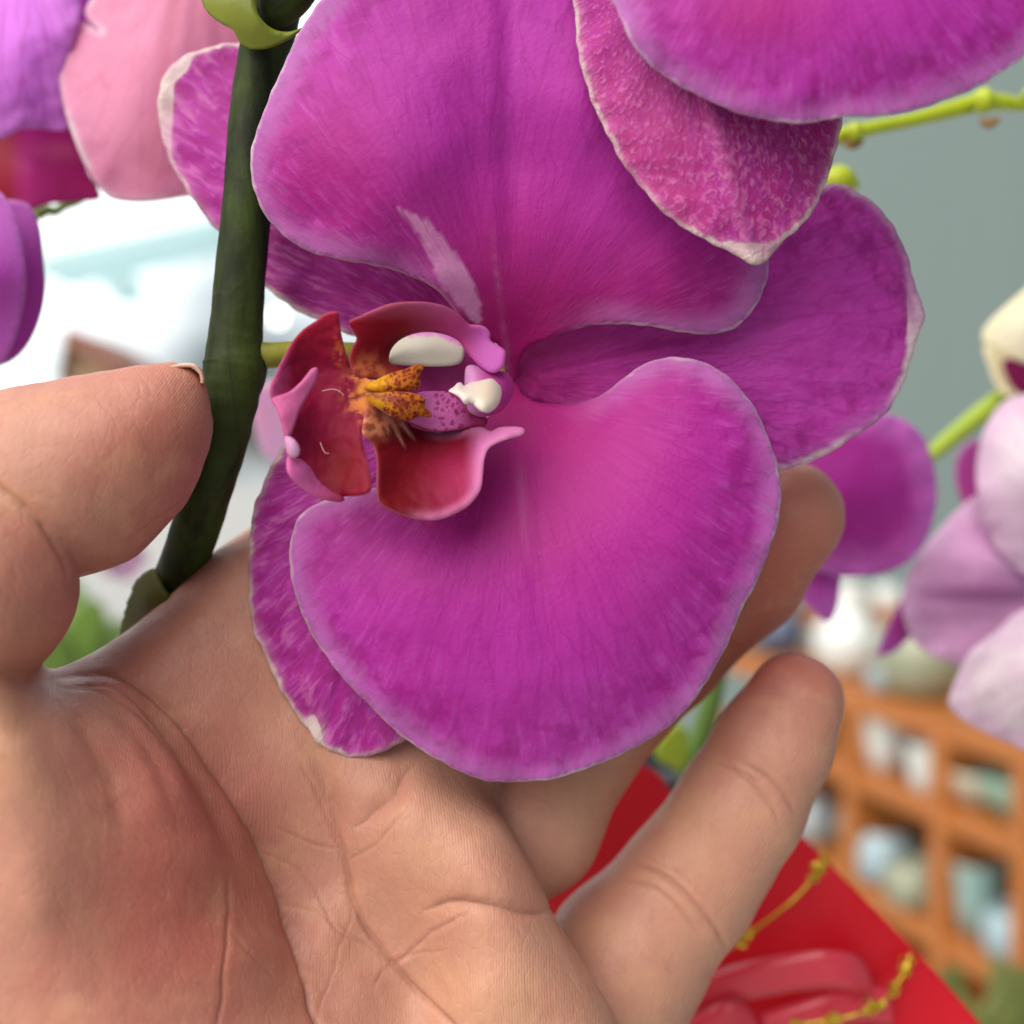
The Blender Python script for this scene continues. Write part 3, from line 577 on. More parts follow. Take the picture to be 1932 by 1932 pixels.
def cells(A, s, seed, thr):
    o = np.empty(len(A))
    for i, p in enumerate(A):
        dd, _ = mn.voronoi(Vector((p[0] / s, p[1] / s, seed))); o[i] = dd[1] - dd[0]
    return sstep(thr, thr + .12, o)
def col_sp(A, a, r, e):
    x, y = toc(A); c = np.tile((.56, .13, .40), (len(A), 1)); s = cells(A, 11, 3.3, .2) * sstep(1130, 1180, x); c = mixc(c, s * .75, (.26, .01, .08)); return mixc(c, sstep(1300, 1400, x) * .85, (.34, .012, .10))
spk = sheet('lip_keel', L([(1070, 735), (1180, 724), (1250, 733), (1310, 785), (1370, 850), (1465, 880), (1462, 920), (1380, 937), (1300, 947), (1180, 957), (1080, 925), (1010, 880), (1040, 800)]),
      L([(1080, 740, 14.55), (1250, 733, 14.65), (1465, 900, 14.75), (1180, 957, 14.5), (1010, 880, 14.4), (1220, 850, 14.42)]), LM, flower, step=3, thick=.1, color=col_sp)
tag(spk, 'pink patch spotted with dark crimson inside the lip')
def col_low(A, a, r, e):
    x, y = toc(A); c = np.tile((.14, .003, .008), (len(A), 1)); c = mixc(c, sstep(980, 1400, x) * sstep(950, 1250, y) * .9, (.33, .014, .085)); c = mixc(c, sstep(1330, 1480, x) * .8, (.58, .17, .44))
    c = mixc(c, sstep(.16, .02, e) * sstep(950, 1200, x) * .5, (.62, .2, .42)); c = mixc(c, gau(x, y, 1010, 965, 230, 60) * .95, (.10, .003, .007))
    g = np.exp(-np.hypot(x - 790, y - 840) / 160) * 1.5; bl = blot(A, 14, 22, -.15, .2); c = mixc(c, sstep(.35, .8, g) * (.3 + .65 * bl), (.72, .26, .12))
    for k, (x1, y1, x2, y2) in enumerate(((900, 880, 1000, 1080), (860, 850, 900, 1000), (960, 900, 1060, 1030))):
        d = np.array((x2 - x1, y2 - y1), float); Ln = np.hypot(*d); d /= Ln; s = (x - x1) * d[0] + (y - y1) * d[1]; q = (x - x1) * -d[1] + (y - y1) * d[0]
        c = mixc(c, np.exp(-(q / (13 - 9 * np.clip(s / Ln, 0, 1))) ** 2) * sstep(-10, 20, s) * sstep(Ln, Ln * .6, s) * .7, (.66, .30, .22))
    return c
ll = sheet('lip_side_lobe', L([(750, 970), (790, 1010), (818, 1060), (830, 1120), (832, 1200), (830, 1290), (840, 1360), (895, 1405), (980, 1440), (1070, 1465), (1180, 1468), (1280, 1435), (1370, 1380), (1430, 1300), (1448, 1200), (1455, 1120), (1480, 1055), (1540, 1018), (1610, 995), (1680, 975), (1693, 948),
      (1660, 930), (1600, 928), (1540, 932), (1495, 952), (1440, 930), (1370, 938), (1280, 958), (1180, 962), (1100, 940), (1020, 905), (920, 872), (850, 830), (790, 800), (765, 850), (750, 920)]),
      L([(750, 970, 14.0), (832, 1200, 13.75), (840, 1360, 13.65), (980, 1440, 13.65), (1180, 1468, 13.7), (1370, 1380, 13.8), (1448, 1200, 13.95), (1480, 1060, 13.95), (1600, 990, 14.05), (1690, 948, 14.15), (1540, 932, 14.2), (1440, 930, 14.5), (1280, 958, 14.72), (1100, 940, 14.7), (920, 872, 14.45), (790, 800, 14.2), (1050, 1050, 14.5), (1150, 1250, 14.05), (950, 1250, 14.0), (1300, 1150, 14.2), (880, 1050, 14.2)]),
      LM, flower, L([(800, 800)])[0], color=col_low, step=4.5, thick=.06, wave=(.03, 30))
tag(ll, 'red lower side lobe of the lip with pale pink curled margin')
def col_cal(A, a, r, e):
    x, y = toc(A); c = np.tile((.52, .15, .012), (len(A), 1)); c = mixc(c, sstep(960, 850, x), (.66, .31, .008)); s = cells(A, 8., 1.7, .16) * sstep(860, 920, x + (y - 700) * .2)
    c = mixc(c, np.clip(s + blot(A, 10, 41, .0, .3) * .7 * sstep(800, 900, x), 0, 1) * .92, (.15, .008, .010)); g = np.exp(-((y - 735 - (x - 780) * .25) / 30) ** 2) * sstep(1080, 900, x); return mixc(c, g * (.65 + .5 * fbm(A, 1 / 8., 2, 2)), (.16, .008, .03))
for oc, dd in (([(765, 715), (775, 680), (830, 655), (900, 622), (1000, 592), (1060, 568), (1100, 566), (1104, 590), (1085, 620), (1085, 690), (1050, 720), (960, 725), (860, 735)], 14.05),
               ([(768, 735), (860, 730), (960, 722), (1050, 735), (1110, 765), (1112, 810), (1150, 852), (1140, 875), (1085, 868), (1050, 880), (1015, 893), (930, 872), (850, 828), (790, 785)], 14.0)):
    cal = sheet('lip_callus', L(oc), L([(770, 730, dd + .12), (1100, 600, dd + .1), (1140, 860, dd + .15), (950, 700, dd - .02), (950, 780, dd - .02)]), LM, flower, step=2.6, pillow=.10, color=col_cal)
    tag(cal, 'yellow callus horn spotted dark red')
# column and anther cap
def col_col(A, a, r, e):
    x, y = toc(A); c = np.tile((.50, .05, .30), (len(A), 1)); return mixc(c, sstep(1500, 1350, x) * .8, (.64, .34, .62))
sheet('column', L([(1345, 595), (1370, 570), (1420, 575), (1500, 600), (1580, 610), (1615, 650), (1628, 710), (1600, 785), (1550, 842), (1480, 866), (1430, 872), (1370, 845), (1352, 800), (1340, 700)]), L([(1345, 595, 14.5), (1620, 700, 14.8), (1430, 870, 14.55), (1480, 720, 14.55)]), LM, flower, step=4, pillow=.26, color=col_col)
sheet('anther_cap', L([(1248, 720), (1280, 695), (1300, 674), (1322, 672), (1338, 690), (1372, 670), (1425, 632), (1478, 615), (1528, 625), (1552, 680), (1556, 750), (1530, 812), (1480, 846), (1428, 836), (1380, 792), (1342, 797), (1312, 762), (1276, 738)]), L([(1250, 720, 14.05), (1400, 700, 14.3), (1540, 720, 14.42)]), wmn.m, flower, step=3.2, pillow=.26,
      color=lambda A, a, r, e: mixc(mixc(np.tile((.60, .56, .48), (len(A), 1)), sstep(.08, 0, e) * .3, (.66, .50, .62)), gau(*toc(A), 1470, 720, 60, 70) * .35, (.86, .62, .36)))
M_hair = simple('pale_hair', (.6, .35, .3))
# two fine pale hairs lying on the lip
for pts in ([(515, 722, 13.98), (560, 712, 13.96), (600, 715, 13.96), (632, 735, 13.98), (636, 752, 14.0)], [(505, 1020, 13.98), (520, 1060, 13.96), (535, 1080, 13.96), (555, 1083, 13.98)]):
    tube('lip_hair', [p + (.9,) for p in L(pts)], M_hair, flower, seg=6, n=6)

# ================================================================== STEM, PEDICEL, BRACTS
st = NT('dark_green_stem'); ob = st.n('TexCoord', 3); n1 = st.noise(ob, 420., 4., .65, .3); n2 = st.noise(st.n('Mapping', 0, Vector=ob, Scale=(1, 1, .25)), 160., 4., .6, .4)
st.set(Base_Color=st.mix(st.mix((.008, .011, .004), (.046, .070, .012), st.rng(n2, .3, .7)), (.16, .17, .07), st.rng(n1, .6, .85, 0., .25)), Roughness=.6, Specular_IOR_Level=.18, Normal=st.bump(st.math('ADD', n1, n2), .00015)); M_stem = st.m
stem = tube('flower_stem', [(560, -420, 15.9, 50), (548, -200, 15.7, 50), (530, -60, 15.55, 52), (512, 40, 15.5, 50), (490, 130, 15.45, 44), (478, 220, 15.45, 44), (467, 380, 15.4, 46), (455, 500, 15.4, 47), (447, 600, 15.4, 49), (443, 650, 15.4, 52), (444, 690, 15.42, 60), (437, 735, 15.4, 54), (430, 775, 15.4, 51), (418, 830, 15.45, 50), (394, 910, 15.6, 48), (368, 1000, 15.9, 45), (338, 1080, 16.4, 43), (305, 1150, 17.1, 44), (270, 1240, 18.2, 44), (200, 1420, 21, 44), (120, 1700, 25, 44), (60, 2300, 30, 46)],
            M_stem, orchid, seg=28, rough=.035)
M_olive = simple('olive_green_pedicel', (.30, .30, .035), .45, .4, .0001, 150, .2, trans=.1)
tube('pedicel', [(452, 672, 15.45, 30), (480, 672, 15.45, 27), (510, 670, 15.5, 25), (560, 668, 15.6, 24), (640, 668, 15.7, 23), (700, 672, 15.9, 22), (800, 690, 16.2, 22), (900, 705, 16.3, 22), (955, 710, 16.0, 24)], M_olive, stem, seg=20, rough=.05)
M_bract = simple('yellow_green_bract', (.26, .30, .03), .4, .45, .0001, 120, .25, trans=.25)
br = sheet('bract', [(376, -60), (382, 0), (393, 24), (418, 44), (442, 57), (452, 78), (475, 92), (510, 90), (550, 72), (572, 52), (545, 60), (518, 56), (497, 40), (484, 12), (484, -60)], [(380, -20, 14.95), (440, 50, 14.85), (450, 85, 15.05), (560, 62, 14.9), (490, 40, 14.7), (484, -20, 14.75), (440, 0, 14.7), (510, 80, 14.9)], M_bract, stem, step=5, thick=.14)
tag(br, 'yellow-green bract clasping the upper stem')
tube('node', [(500, 58, 15.2, 8), (522, 20, 15.15, 38), (548, -40, 15.15, 58), (560, -110, 15.2, 62), (580, -220, 15.1, 50), (600, -300, 15.2, 8)], M_stem, stem, seg=24)
br = sheet('bract', [(296, 1074), (275, 1080), (258, 1100), (245, 1130), (236, 1160), (228, 1195), (240, 1260), (310, 1240), (330, 1150), (308, 1105)], [(296, 1074, 16.3), (245, 1130, 16.6), (230, 1200, 16.9), (320, 1180, 16.1), (280, 1130, 16.1)], simple('olive_bract', (.10, .10, .012), .5, .2, .0001, 120, .3, trans=.1), stem, step=5, thick=.14)
tag(br, 'dull olive bract low on the stem next to the palm')

# ================================================================== SECOND FLOWER OF THE SPRAY (top right, in front)
fl2 = empty('flower', parent=orchid); tag(fl2, 'magenta bloom entering at the top right, cut by the frame')
Hout = [(1150, -30), (1165, 20), (1185, 70), (1220, 115), (1270, 155), (1330, 187), (1400, 215), (1470, 231), (1530, 231), (1590, 221), (1660, 219), (1720, 208), (1780, 190), (1840, 165), (1890, 137), (1935, 103), (2010, 20), (2060, -120), (1950, -330), (1700, -400), (1400, -330), (1200, -180)]
sheet('petal', Hout, [(1150, -30, 13.2), (1270, 155, 13.1), (1500, 230, 13.05), (1720, 208, 13.05), (1932, 105, 13.2), (2060, -120, 13.4), (1500, 60, 12.8), (1750, 40, 12.8), (1500, -300, 13.6), (1300, 20, 12.95), (1600, -150, 13.0)], M_main, fl2, (1500, -330),
      color=radial_col(1.5, k=.6, extra=lambda A, a, r, e, c: mixc(c, gau(A[:, 0], A[:, 1], 1430, 30, 150, 70) * .6, CRI)), relief=lambda A, a, r, e: .008 * np.sin(a * 20) * sstep(1, 3, r), wave=(.1, 110), loose=.5)
Iout = [(1070, -60), (1082, 0), (1085, 50), (1098, 130), (1120, 200), (1150, 262), (1190, 330), (1240, 388), (1290, 430), (1345, 460), (1400, 488), (1427, 500), (1445, 490), (1480, 455), (1520, 415), (1550, 365), (1570, 310), (1583, 262), (1588, 222), (1580, 100), (1500, -60), (1350, -170), (1180, -150)]
def colI(A, a, r, e, c):
    x, y = A.T; c = mixc(c, sstep(60, 250, y) * sstep(1420, 1260, x) * .40, (.64, .12, .30)); xk = 1338 + (y - 200) * .28
    c = mixc(c, sstep(-8, 30, x - xk) * .35, (.30, .012, .14)); c = mixc(c, np.exp(-((x - xk) / 13) ** 2) * .45 * sstep(150, 260, y), (.62, .2, .46))
    return mixc(c, gau(x, y, 1418, 500, 46, 28) * .0 + sstep(34, 8, np.hypot((x - 1412) * .55, (y - 505))), (.76, .66, .56))
sheet('sepal', Iout, [(1082, 0, 14.0), (1120, 200, 13.9), (1240, 388, 13.85), (1427, 500, 13.8), (1340, 260, 13.5), (1400, 400, 13.6), (1550, 365, 14.0), (1588, 222, 14.1), (1300, 0, 13.6), (1200, 150, 13.65), (1350, -150, 13.9), (1500, 200, 13.85)], M_spot, fl2, (1340, -160),
      color=radial_col(1.2, k=.5, extra=colI), relief=lambda A, a, r, e: -.05 * np.exp(-((A[:, 0] - 1338 - (A[:, 1] - 200) * .28) / 14) ** 2) + .014 * np.sin(a * 26) * sstep(1, 3, r), wave=(.08, 60), loose=.8, pale=[(1415, 490, 42, 26)])

# ================================================================== ORCHID PLANT BEHIND, LEFT
LM2 = petal_mat('soft_magenta_petal', dark=(.45, .03, .38), light=(.8, .35, .8), rimcol=(.78, .45, .82), rimw=.04, vein=.2, bandw=.8, bandk=.6, trans=.45, band=(.60, .22, .66))
LM3 = petal_mat('backlit_pink_petal', rimcol=(.92, .85, .88), rimw=.085, rimamp=.03, band=(.82, .38, .58), bandw=.5, bandk=.6, vein=.2, trans=.5, light=(.90, .46, .64), dark=(.76, .24, .42), sx=14)
lo_ = empty('orchid_plant'); tag(lo_, 'orchid with pink and violet blooms at the upper left behind the stem', 'orchid')
fa = empty('flower', parent=lo_); tag(fa, 'violet bloom with deep red lip at the left edge')
sheet('petal', [(-120, -60), (40, -90), (140, -60), (152, 10), (140, 70), (125, 130), (118, 190), (130, 232), (118, 247), (80, 243), (40, 243), (20, 255), (-10, 258), (-80, 200), (-150, 80)], [(-120, -60, 20), (140, -60, 19.2), (120, 240, 19), (0, 250, 18.7), (60, 60, 18.4), (-150, 80, 19)], LM2, fa, (20, -200), color=(.78, .26, .86), relief=lambda A, a, r, e: .02 * np.sin(a * 16), wave=(.2, 60), step=9)
sheet('petal', [(130, -60), (250, -90), (270, 20), (230, 80), (170, 95), (135, 60), (128, 0)], [(160, 0, 19.6), (220, -60, 19.8), (150, -60, 19.4)], LM2, fa, (200, -100), color=(.74, .20, .80), step=8)
sheet('petal', [(190, 60), (160, 20), (230, -60), (330, -110), (460, -70), (540, 60), (520, 200), (450, 300), (390, 360), (330, 374), (280, 381), (235, 380), (200, 368), (165, 320), (135, 250), (118, 190), (112, 130), (125, 80), (150, 40)],
      [(160, 20, 18.9), (112, 150, 18.6), (165, 320, 18.5), (260, 382, 18.6), (390, 360, 18.9), (500, 100, 19.4), (300, 100, 18.2), (260, 260, 18.2), (350, -90, 19)], LM3, fa, (380, -160), color=lambda A, a, r, e: mixc(np.tile((.88, .42, .62), (len(A), 1)), np.exp(-((A[:, 0] - 285 + (A[:, 1] - 300) * .15) / 16) ** 2) * .3 + sstep(260, 500, A[:, 0]) * sstep(200, -50, A[:, 1]) * .5, (.74, .26, .34)), relief=lambda A, a, r, e: .01 * np.sin(a * 30), wave=(.1, 80))
sheet('lip', [(-60, 215), (10, 210), (60, 205), (120, 215), (150, 270), (165, 320), (190, 372), (150, 380), (90, 385), (50, 400), (0, 395), (-60, 380)], [(-60, 215, 20), (60, 205, 20), (190, 372, 20.2), (0, 395, 19.8), (60, 320, 19.4)], LM, fa, (-60, 300), step=7,
      color=lambda A, a, r, e: mixc(mixc(np.tile((.52, .035, .24), (len(A), 1)), sstep(60, 10, A[:, 0]) * .9, (.30, .015, .015)), gau(A[:, 0], A[:, 1], 110, 285, 40, 18) * .8, (.72, .18, .35)))
fb = empty('flower', parent=lo_); tag(fb, 'violet bloom low on the left edge above the thumb')
sheet('petal', [(-80, 340), (-20, 350), (10, 372), (30, 410), (42, 460), (50, 520), (46, 570), (30, 640), (0, 690), (-60, 720), (-130, 600), (-130, 420)], [(-80, 340, 17.6), (42, 460, 17.3), (46, 570, 17.3), (0, 690, 17.4), (-40, 520, 16.9), (-130, 500, 17.5)], LM2, fb, (-160, 520), color=(.56, .07, .56), step=8)
sheet('petal', [(0, 380), (30, 378), (58, 390), (75, 430), (82, 490), (85, 550), (72, 610), (45, 660), (5, 688), (-60, 690), (-60, 400)], [(0, 380, 18.2), (75, 430, 18.3), (85, 550, 18.3), (5, 688, 18.2), (30, 520, 17.9)], LM2, fb, (-40, 540), color=(.56, .10, .52), step=8)
tube('flower_stem', [(70, 405, 21, 12), (90, 396, 21.2, 10), (115, 392, 21.6, 9), (200, 300, 23, 9), (330, -200, 25, 9)], simple('green_stalk', (.22, .34, .04), .4), lo_, seg=12)
# a further pinkish bloom glimpsed between stem and lip and below the thumb
fz = empty('distant_flower'); tag(fz, 'pale pink bloom blurred between the stem and the red lip', 'flower')
sheet('petal', [(470, 735), (520, 720), (570, 760), (600, 850), (560, 900), (500, 860), (480, 800)], [(500, 730, 27), (560, 800, 26.6), (540, 890, 27)], LM3, fz, (560, 900), color=(.66, .42, .66), step=12)
fz = empty('distant_flower'); tag(fz, 'small faint pink bloom blurred below the thumb tip', 'flower')
for k in range(5):
    a = k * 1.257; cx, cy = 232 + 26 * math.cos(a), 1052 + 26 * math.sin(a)
    sheet('petal', [(cx + 20 * math.cos(t), cy + 20 * math.sin(t)) for t in np.arange(8) / 8 * 6.28], [(232, 1052, 60), (cx, cy, 59), (cx, cy + 10, 59.2)], LM3, fz, (232, 1052), color=(.62, .36, .58), step=9)

# ================================================================== ORCHIDS BEHIND, RIGHT
ro = empty('orchid_plant'); tag(ro, 'magenta orchid bloom on a lime stalk behind the fingertip', 'orchid')
fm = empty('flower', parent=ro)
sheet('petal', [(1480, 760), (1560, 770), (1640, 775), (1690, 785), (1730, 810), (1757, 860), (1768, 930), (1755, 1000), (1725, 1050), (1680, 1078), (1620, 1088), (1575, 1085), (1500, 1050), (1440, 950), (1440, 830)], [(1480, 760, 23), (1690, 785, 22.6), (1768, 930, 22.6), (1680, 1078, 22.7), (1500, 1050, 23), (1600, 930, 22)], LM2, fm, (1460, 900),
      color=lambda A, a, r, e: mixc(np.tile((.50, .035, .38), (len(A), 1)), sstep(.7, .1, e) * .7, (.80, .14, .58)), wave=(.2, 60), step=9)
sheet('sepal', [(1480, 1030), (1560, 1050), (1585, 1075), (1582, 1130), (1572, 1165), (1555, 1172), (1525, 1145), (1495, 1110), (1440, 1080)], [(1480, 1030, 23.5), (1585, 1075, 23.3), (1560, 1170, 23.1), (1500, 1100, 23.2)], LM2, fm, (1450, 1020), color=(.50, .05, .40), step=8)
M_lime = simple('lime_green_stalk', (.42, .58, .06), .4, .4, .0001, 100, .12, trans=.15)
tube('flower_stem', [(1752, 862, 25, 14), (1790, 830, 25.2, 17), (1840, 790, 25.4, 19), (1890, 752, 25.6, 20), (1960, 700, 26, 20), (2100, 560, 27, 20)], M_lime, ro, seg=16)
po = empty('orchid_plant'); tag(po, 'pale pink and white orchid blooms at the right edge over the shelf', 'orchid')
LM4 = petal_mat('pale_pink_petal', rimcol=(.80, .62, .76), rimw=.04, band=(.78, .55, .74), bandw=.6, bandk=.5, vein=.18, trans=.3, light=(.85, .65, .8), dark=(.55, .26, .50), sx=18)
fn = empty('flower', parent=po); tag(fn, 'pale pink bloom with white upper petal')
sheet('petal', [(2050, 700), (1960, 735), (1900, 755), (1868, 790), (1848, 840), (1842, 900), (1850, 960), (1870, 1020), (1900, 1060), (1960, 1090), (2100, 1050), (2150, 850)], [(1960, 735, 24), (1842, 900, 23.6), (1900, 1060, 23.6), (2100, 1050, 24), (1960, 880, 22.7)], LM4, fn, (2060, 1000), color=lambda A, a, r, e: mixc(np.tile((.82, .60, .78), (len(A), 1)), gau(A[:, 0], A[:, 1], 1920, 850, 60, 90) * .8, (.86, .82, .84)), step=9, wave=(.2, 60))
sheet('petal', [(1850, 935), (1810, 960), (1770, 1000), (1730, 1050), (1708, 1100), (1702, 1140), (1712, 1190), (1740, 1225), (1785, 1248), (1850, 1260), (1950, 1230), (2080, 1150), (2050, 1020), (1930, 950)], [(1850, 935, 24.6), (1708, 1110, 24.1), (1785, 1248, 24), (1950, 1230, 24.5), (1850, 1090, 23.4), (2050, 1020, 25), (1800, 1150, 23.9)], LM4, fn, (2060, 1090),
      color=lambda A, a, r, e: mixc(np.tile((.76, .42, .70), (len(A), 1)), gau(A[:, 0], A[:, 1] + (A[:, 0] - 1850) * .1, 1860, 1118, 140, 34) * .8, (.40, .11, .34)), relief=lambda A, a, r, e: .16 * gau(A[:, 0], A[:, 1], 1850, 1130, 150, 14) + .05 * np.sin(a * 18), step=9, wave=(.2, 60))
sheet('petal', [(2050, 1120), (1932, 1150), (1880, 1190), (1830, 1230), (1800, 1290), (1790, 1330), (1820, 1360), (1850, 1378), (1900, 1400), (1960, 1420), (2080, 1400), (2140, 1250)], [(2050, 1120, 23.5), (1880, 1190, 23.2), (1795, 1320, 23), (1900, 1400, 23), (1960, 1280, 22.3), (2100, 1300, 23)], LM4, fn, (2100, 1180),
      color=(.82, .72, .77), relief=lambda A, a, r, e: .02 * np.sin(a * 22), step=9, wave=(.2, 60))
sheet('sepal', [(1720, 1110), (1700, 1130), (1680, 1170), (1662, 1210), (1655, 1238), (1690, 1228), (1720, 1200), (1760, 1180), (1760, 1130)], [(1720, 1110, 25), (1655, 1238, 24.6), (1720, 1200, 24.6), (1700, 1170, 24.5)], LM2, fn, (1760, 1120), color=(.52, .06, .38), step=8)
sheet('petal', [(1842, 830), (1815, 845), (1802, 880), (1808, 930), (1830, 965), (1880, 960), (1880, 860)], [(1842, 830, 26), (1802, 890, 26), (1830, 965, 26)], LM2, fn, (1880, 930), color=(.66, .12, .48), step=8)
co = empty('orchid_bloom'); tag(co, 'cream white orchid bloom with a dark maroon mouth at the right edge', 'flower')
LM5 = petal_mat('cream_petal', rimcol=(.92, .86, .62), rimw=.05, band=(.92, .88, .62), bandw=.5, bandk=.7, vein=.05, trans=.35, light=(.95, .92, .8), dark=(.85, .75, .5), sx=14)
sheet('petal', [(1990, 500), (1935, 545), (1900, 575), (1868, 605), (1852, 630), (1858, 648), (1880, 660), (1960, 690), (2080, 660), (2080, 540)], [(1990, 500, 25), (1852, 630, 24.4), (1960, 690, 24.3), (1950, 610, 24)], LM5, co, (2080, 600), color=(.94, .90, .74), step=9)
sheet('petal', [(1862, 645), (1868, 700), (1885, 735), (1905, 752), (1930, 745), (2050, 740), (2060, 650), (1960, 640)], [(1862, 645, 25.2), (1905, 752, 24.8), (2050, 700, 25.2), (1950, 690, 25.1)], LM5, co, (2080, 700), color=(.86, .76, .58), step=9)
sheet('lip', [(1893, 680), (1940, 678), (2020, 690), (2020, 745), (1945, 750), (1915, 735), (1900, 712)], [(1893, 680, 24.4), (1940, 720, 24.6), (2020, 745, 24.6)], LM, co, (2020, 700), color=(.32, .02, .13), step=8)
# budded branch
bb = empty('orchid_spike'); tag(bb, 'lime green budded orchid spike reaching in from the upper right', 'orchid')
M_lim2 = simple('yellow_green_spike', (.48, .58, .02), .4, .45, .0001, 100, .15, trans=.15)
sp_ = tube('flower_stem', [(1540, 262, 20.5, 17), (1590, 255, 20.6, 16), (1650, 240, 20.8, 13), (1720, 226, 21, 13), (1800, 205, 21.2, 16), (1860, 192, 21.4, 17), (1932, 197, 21.6, 12), (2050, 210, 22, 13)], M_lim2, bb, seg=16)
for (u, v, d, r) in ((1855, 190, 20.9, 24), (1945, 180, 21.4, 17), (1612, 248, 20.3, 18)):
    tube('bud', [(u - r * .9, v + 2, d, r * .25), (u - r * .5, v, d, r * .8), (u, v, d, r), (u + r * .5, v, d, r * .8), (u + r, v, d, r * .2)], M_lim2, bb, seg=16)
M_scale = simple('brown_scale', (.30, .17, .06), .6)
for (u, v, d, r) in ((1610, 272, 20.5, 13), (1868, 232, 21.0, 13)):
    tube('bud_scale', [(u - r * 1.5, v - 4, d, r * .3), (u, v, d, r * .8), (u + r * 1.5, v - 8, d, r * .2)], M_scale, bb, seg=12)
tube('bud', [(1545, 352, 20.6, 10), (1562, 345, 20.6, 24), (1585, 340, 20.6, 28), (1605, 345, 20.7, 16), (1618, 355, 20.8, 4)], M_lim2, bb, seg=16)

# ================================================================== RED WRAPPING PAPER, GOLD CORD, DISTANT STALK
rp = NT('red_satin_paper'); ob = rp.n('TexCoord', 3); nn = rp.noise(ob, 30., 3.)
rp.set(Base_Color=rp.mix((.62, .007, .020), (.74, .018, .040), nn), Roughness=rp.rng(nn, .3, .7, .32, .45), Specular_IOR_Level=.28, Normal=rp.bump(rp.noise(ob, 40., 2.), .0001)); RP = rp.m
rp.put(rp.o.inputs[0], rp.n('MixShader', 0, _0=.3, _1=rp.b.outputs[0], _2=rp.n('BsdfTranslucent', 0, Color=(.85, .03, .05, 1))))
wrap = empty('gift_wrap'); tag(wrap, 'glossy red gift wrap with ribbon loops behind the little finger', 'wrapping paper')
sheet('paper_sheet', [(1485, 1570), (1510, 1574), (1550, 1615), (1620, 1685), (1700, 1765), (1780, 1850), (1850, 1932), (1940, 2040), (1900, 2300), (1100, 2300), (1050, 2000), (1200, 1780), (1380, 1600)],
      [(1500, 1570, 21.8), (1620, 1685, 21.5), (1850, 1932, 21.2), (1300, 1750, 22), (1400, 1850, 21.7), (1600, 1900, 21.4), (1100, 2250, 21.5), (1800, 2250, 21)], RP, wrap, (1500, 2300), color=(.5, .01, .02), relief=lambda A, a, r, e: .06 * np.sin(A[:, 0] * .012 + A[:, 1] * .013), step=12, n=3)
sheet('paper_sheet', [(1190, 1436), (1222, 1448), (1245, 1462), (1268, 1500), (1300, 1560), (1180, 1790), (1020, 1880), (920, 1800), (980, 1660), (1080, 1530)], [(1225, 1455, 22.8), (1290, 1540, 23), (1000, 1820, 22.4), (1120, 1650, 22.2)], RP, wrap, (1000, 1850), color=(.5, .01, .02), step=10)
RB = simple('pink_red_ribbon', (.78, .05, .09), .25, .6, 0, 40, .1, trans=.2)
def ribbon(pts, wdt, wrapo=wrap):
    """pts (u, v, d) centre line; a band of given height (frame units) with thickness"""
    p = catmull(pts, 8, False); n_ = len(p); V = []; Fc = []
    for i in range(n_):
        for s in (-1, -.33, .33, 1): V.append(PW(p[i, 0] + s * wdt * .12, p[i, 1] + s * wdt, p[i, 2] - .015 * (1 - s * s)))
    for i in range(n_ - 1):
        for j in range(3): a = i * 4 + j; Fc.append((a, a + 4, a + 5, a + 1))
    o = mesh('ribbon_loop', V, Fc, RB, wrapo); md = o.modifiers.new('solid', 'SOLIDIFY'); md.thickness = .0006; return o
ribbon([(1290, 1905, 21.2), (1340, 1870, 20.9), (1430, 1845, 20.5), (1520, 1830, 20.3), (1590, 1830, 20.3), (1630, 1850, 20.6), (1650, 1900, 20.9), (1665, 1990, 21)], 36)
ribbon([(1440, 1945, 20.8), (1540, 1915, 20.6), (1620, 1895, 20.7), (1680, 1900, 20.9)], 34)
ribbon([(1300, 1960, 20.8), (1370, 1925, 20.5), (1420, 1940, 20.6), (1440, 2010, 20.9)], 36)
gold = simple('gold_tinsel', (.90, .58, .05), .25, .6, 0, 600, .3, metal=.6)
def cord(pts, label):
    o_ = empty('tinsel_cord'); tag(o_, label, 'cord', 'gold tinsel cords on the gift wrap')
    tube('cord_strand', [p + (3.0,) for p in pts], gold, o_, seg=8, n=5, rough=.3)
    p = catmull([q + (0,) for q in pts], 10, False); V = []; Fc = []
    for i in range(len(p)):
        if mn.noise(Vector((i * .13, p[0, 0] * .1, 0))) < .05: continue
        for k in range(4):
            c_ = PW(p[i, 0], p[i, 1], p[i, 2]); a = rng.normal(size=3); a /= np.linalg.norm(a); b = np.cross(a, rng.normal(size=3)); b /= np.linalg.norm(b); s = .0007; off = rng.normal(size=3) * .00045
            V += [c_ + off + a * s, c_ + off - a * s, c_ + off + b * s, c_ + off - b * s + np.cross(a, b) * s]; k0 = len(V) - 4; Fc += [(k0, k0 + 1, k0 + 2), (k0, k0 + 1, k0 + 3), (k0, k0 + 2, k0 + 3), (k0 + 1, k0 + 2, k0 + 3)]
    mesh('tinsel', V, Fc, gold, o_, smooth=False)
cord([(1555, 1625, 21.25), (1535, 1655, 21.15), (1510, 1685, 21.1), (1480, 1712, 21.1), (1440, 1742, 21.3), (1390, 1780, 21.5), (1330, 1815, 21.6)], 'thin gold tinsel cord crossing the upper red wrap')
cord([(1718, 1800, 21.15), (1705, 1835, 21.05), (1685, 1868, 20.95), (1665, 1890, 20.5), (1630, 1908, 20.3), (1600, 1918, 20.25), (1560, 1925, 20.3), (1500, 1935, 20.3)], 'gold tinsel cord curving over the lower ribbon loop')
gs = empty('orchid_plant'); tag(gs, 'green stalk in a black pot glimpsed between the two outstretched fingers', 'orchid')
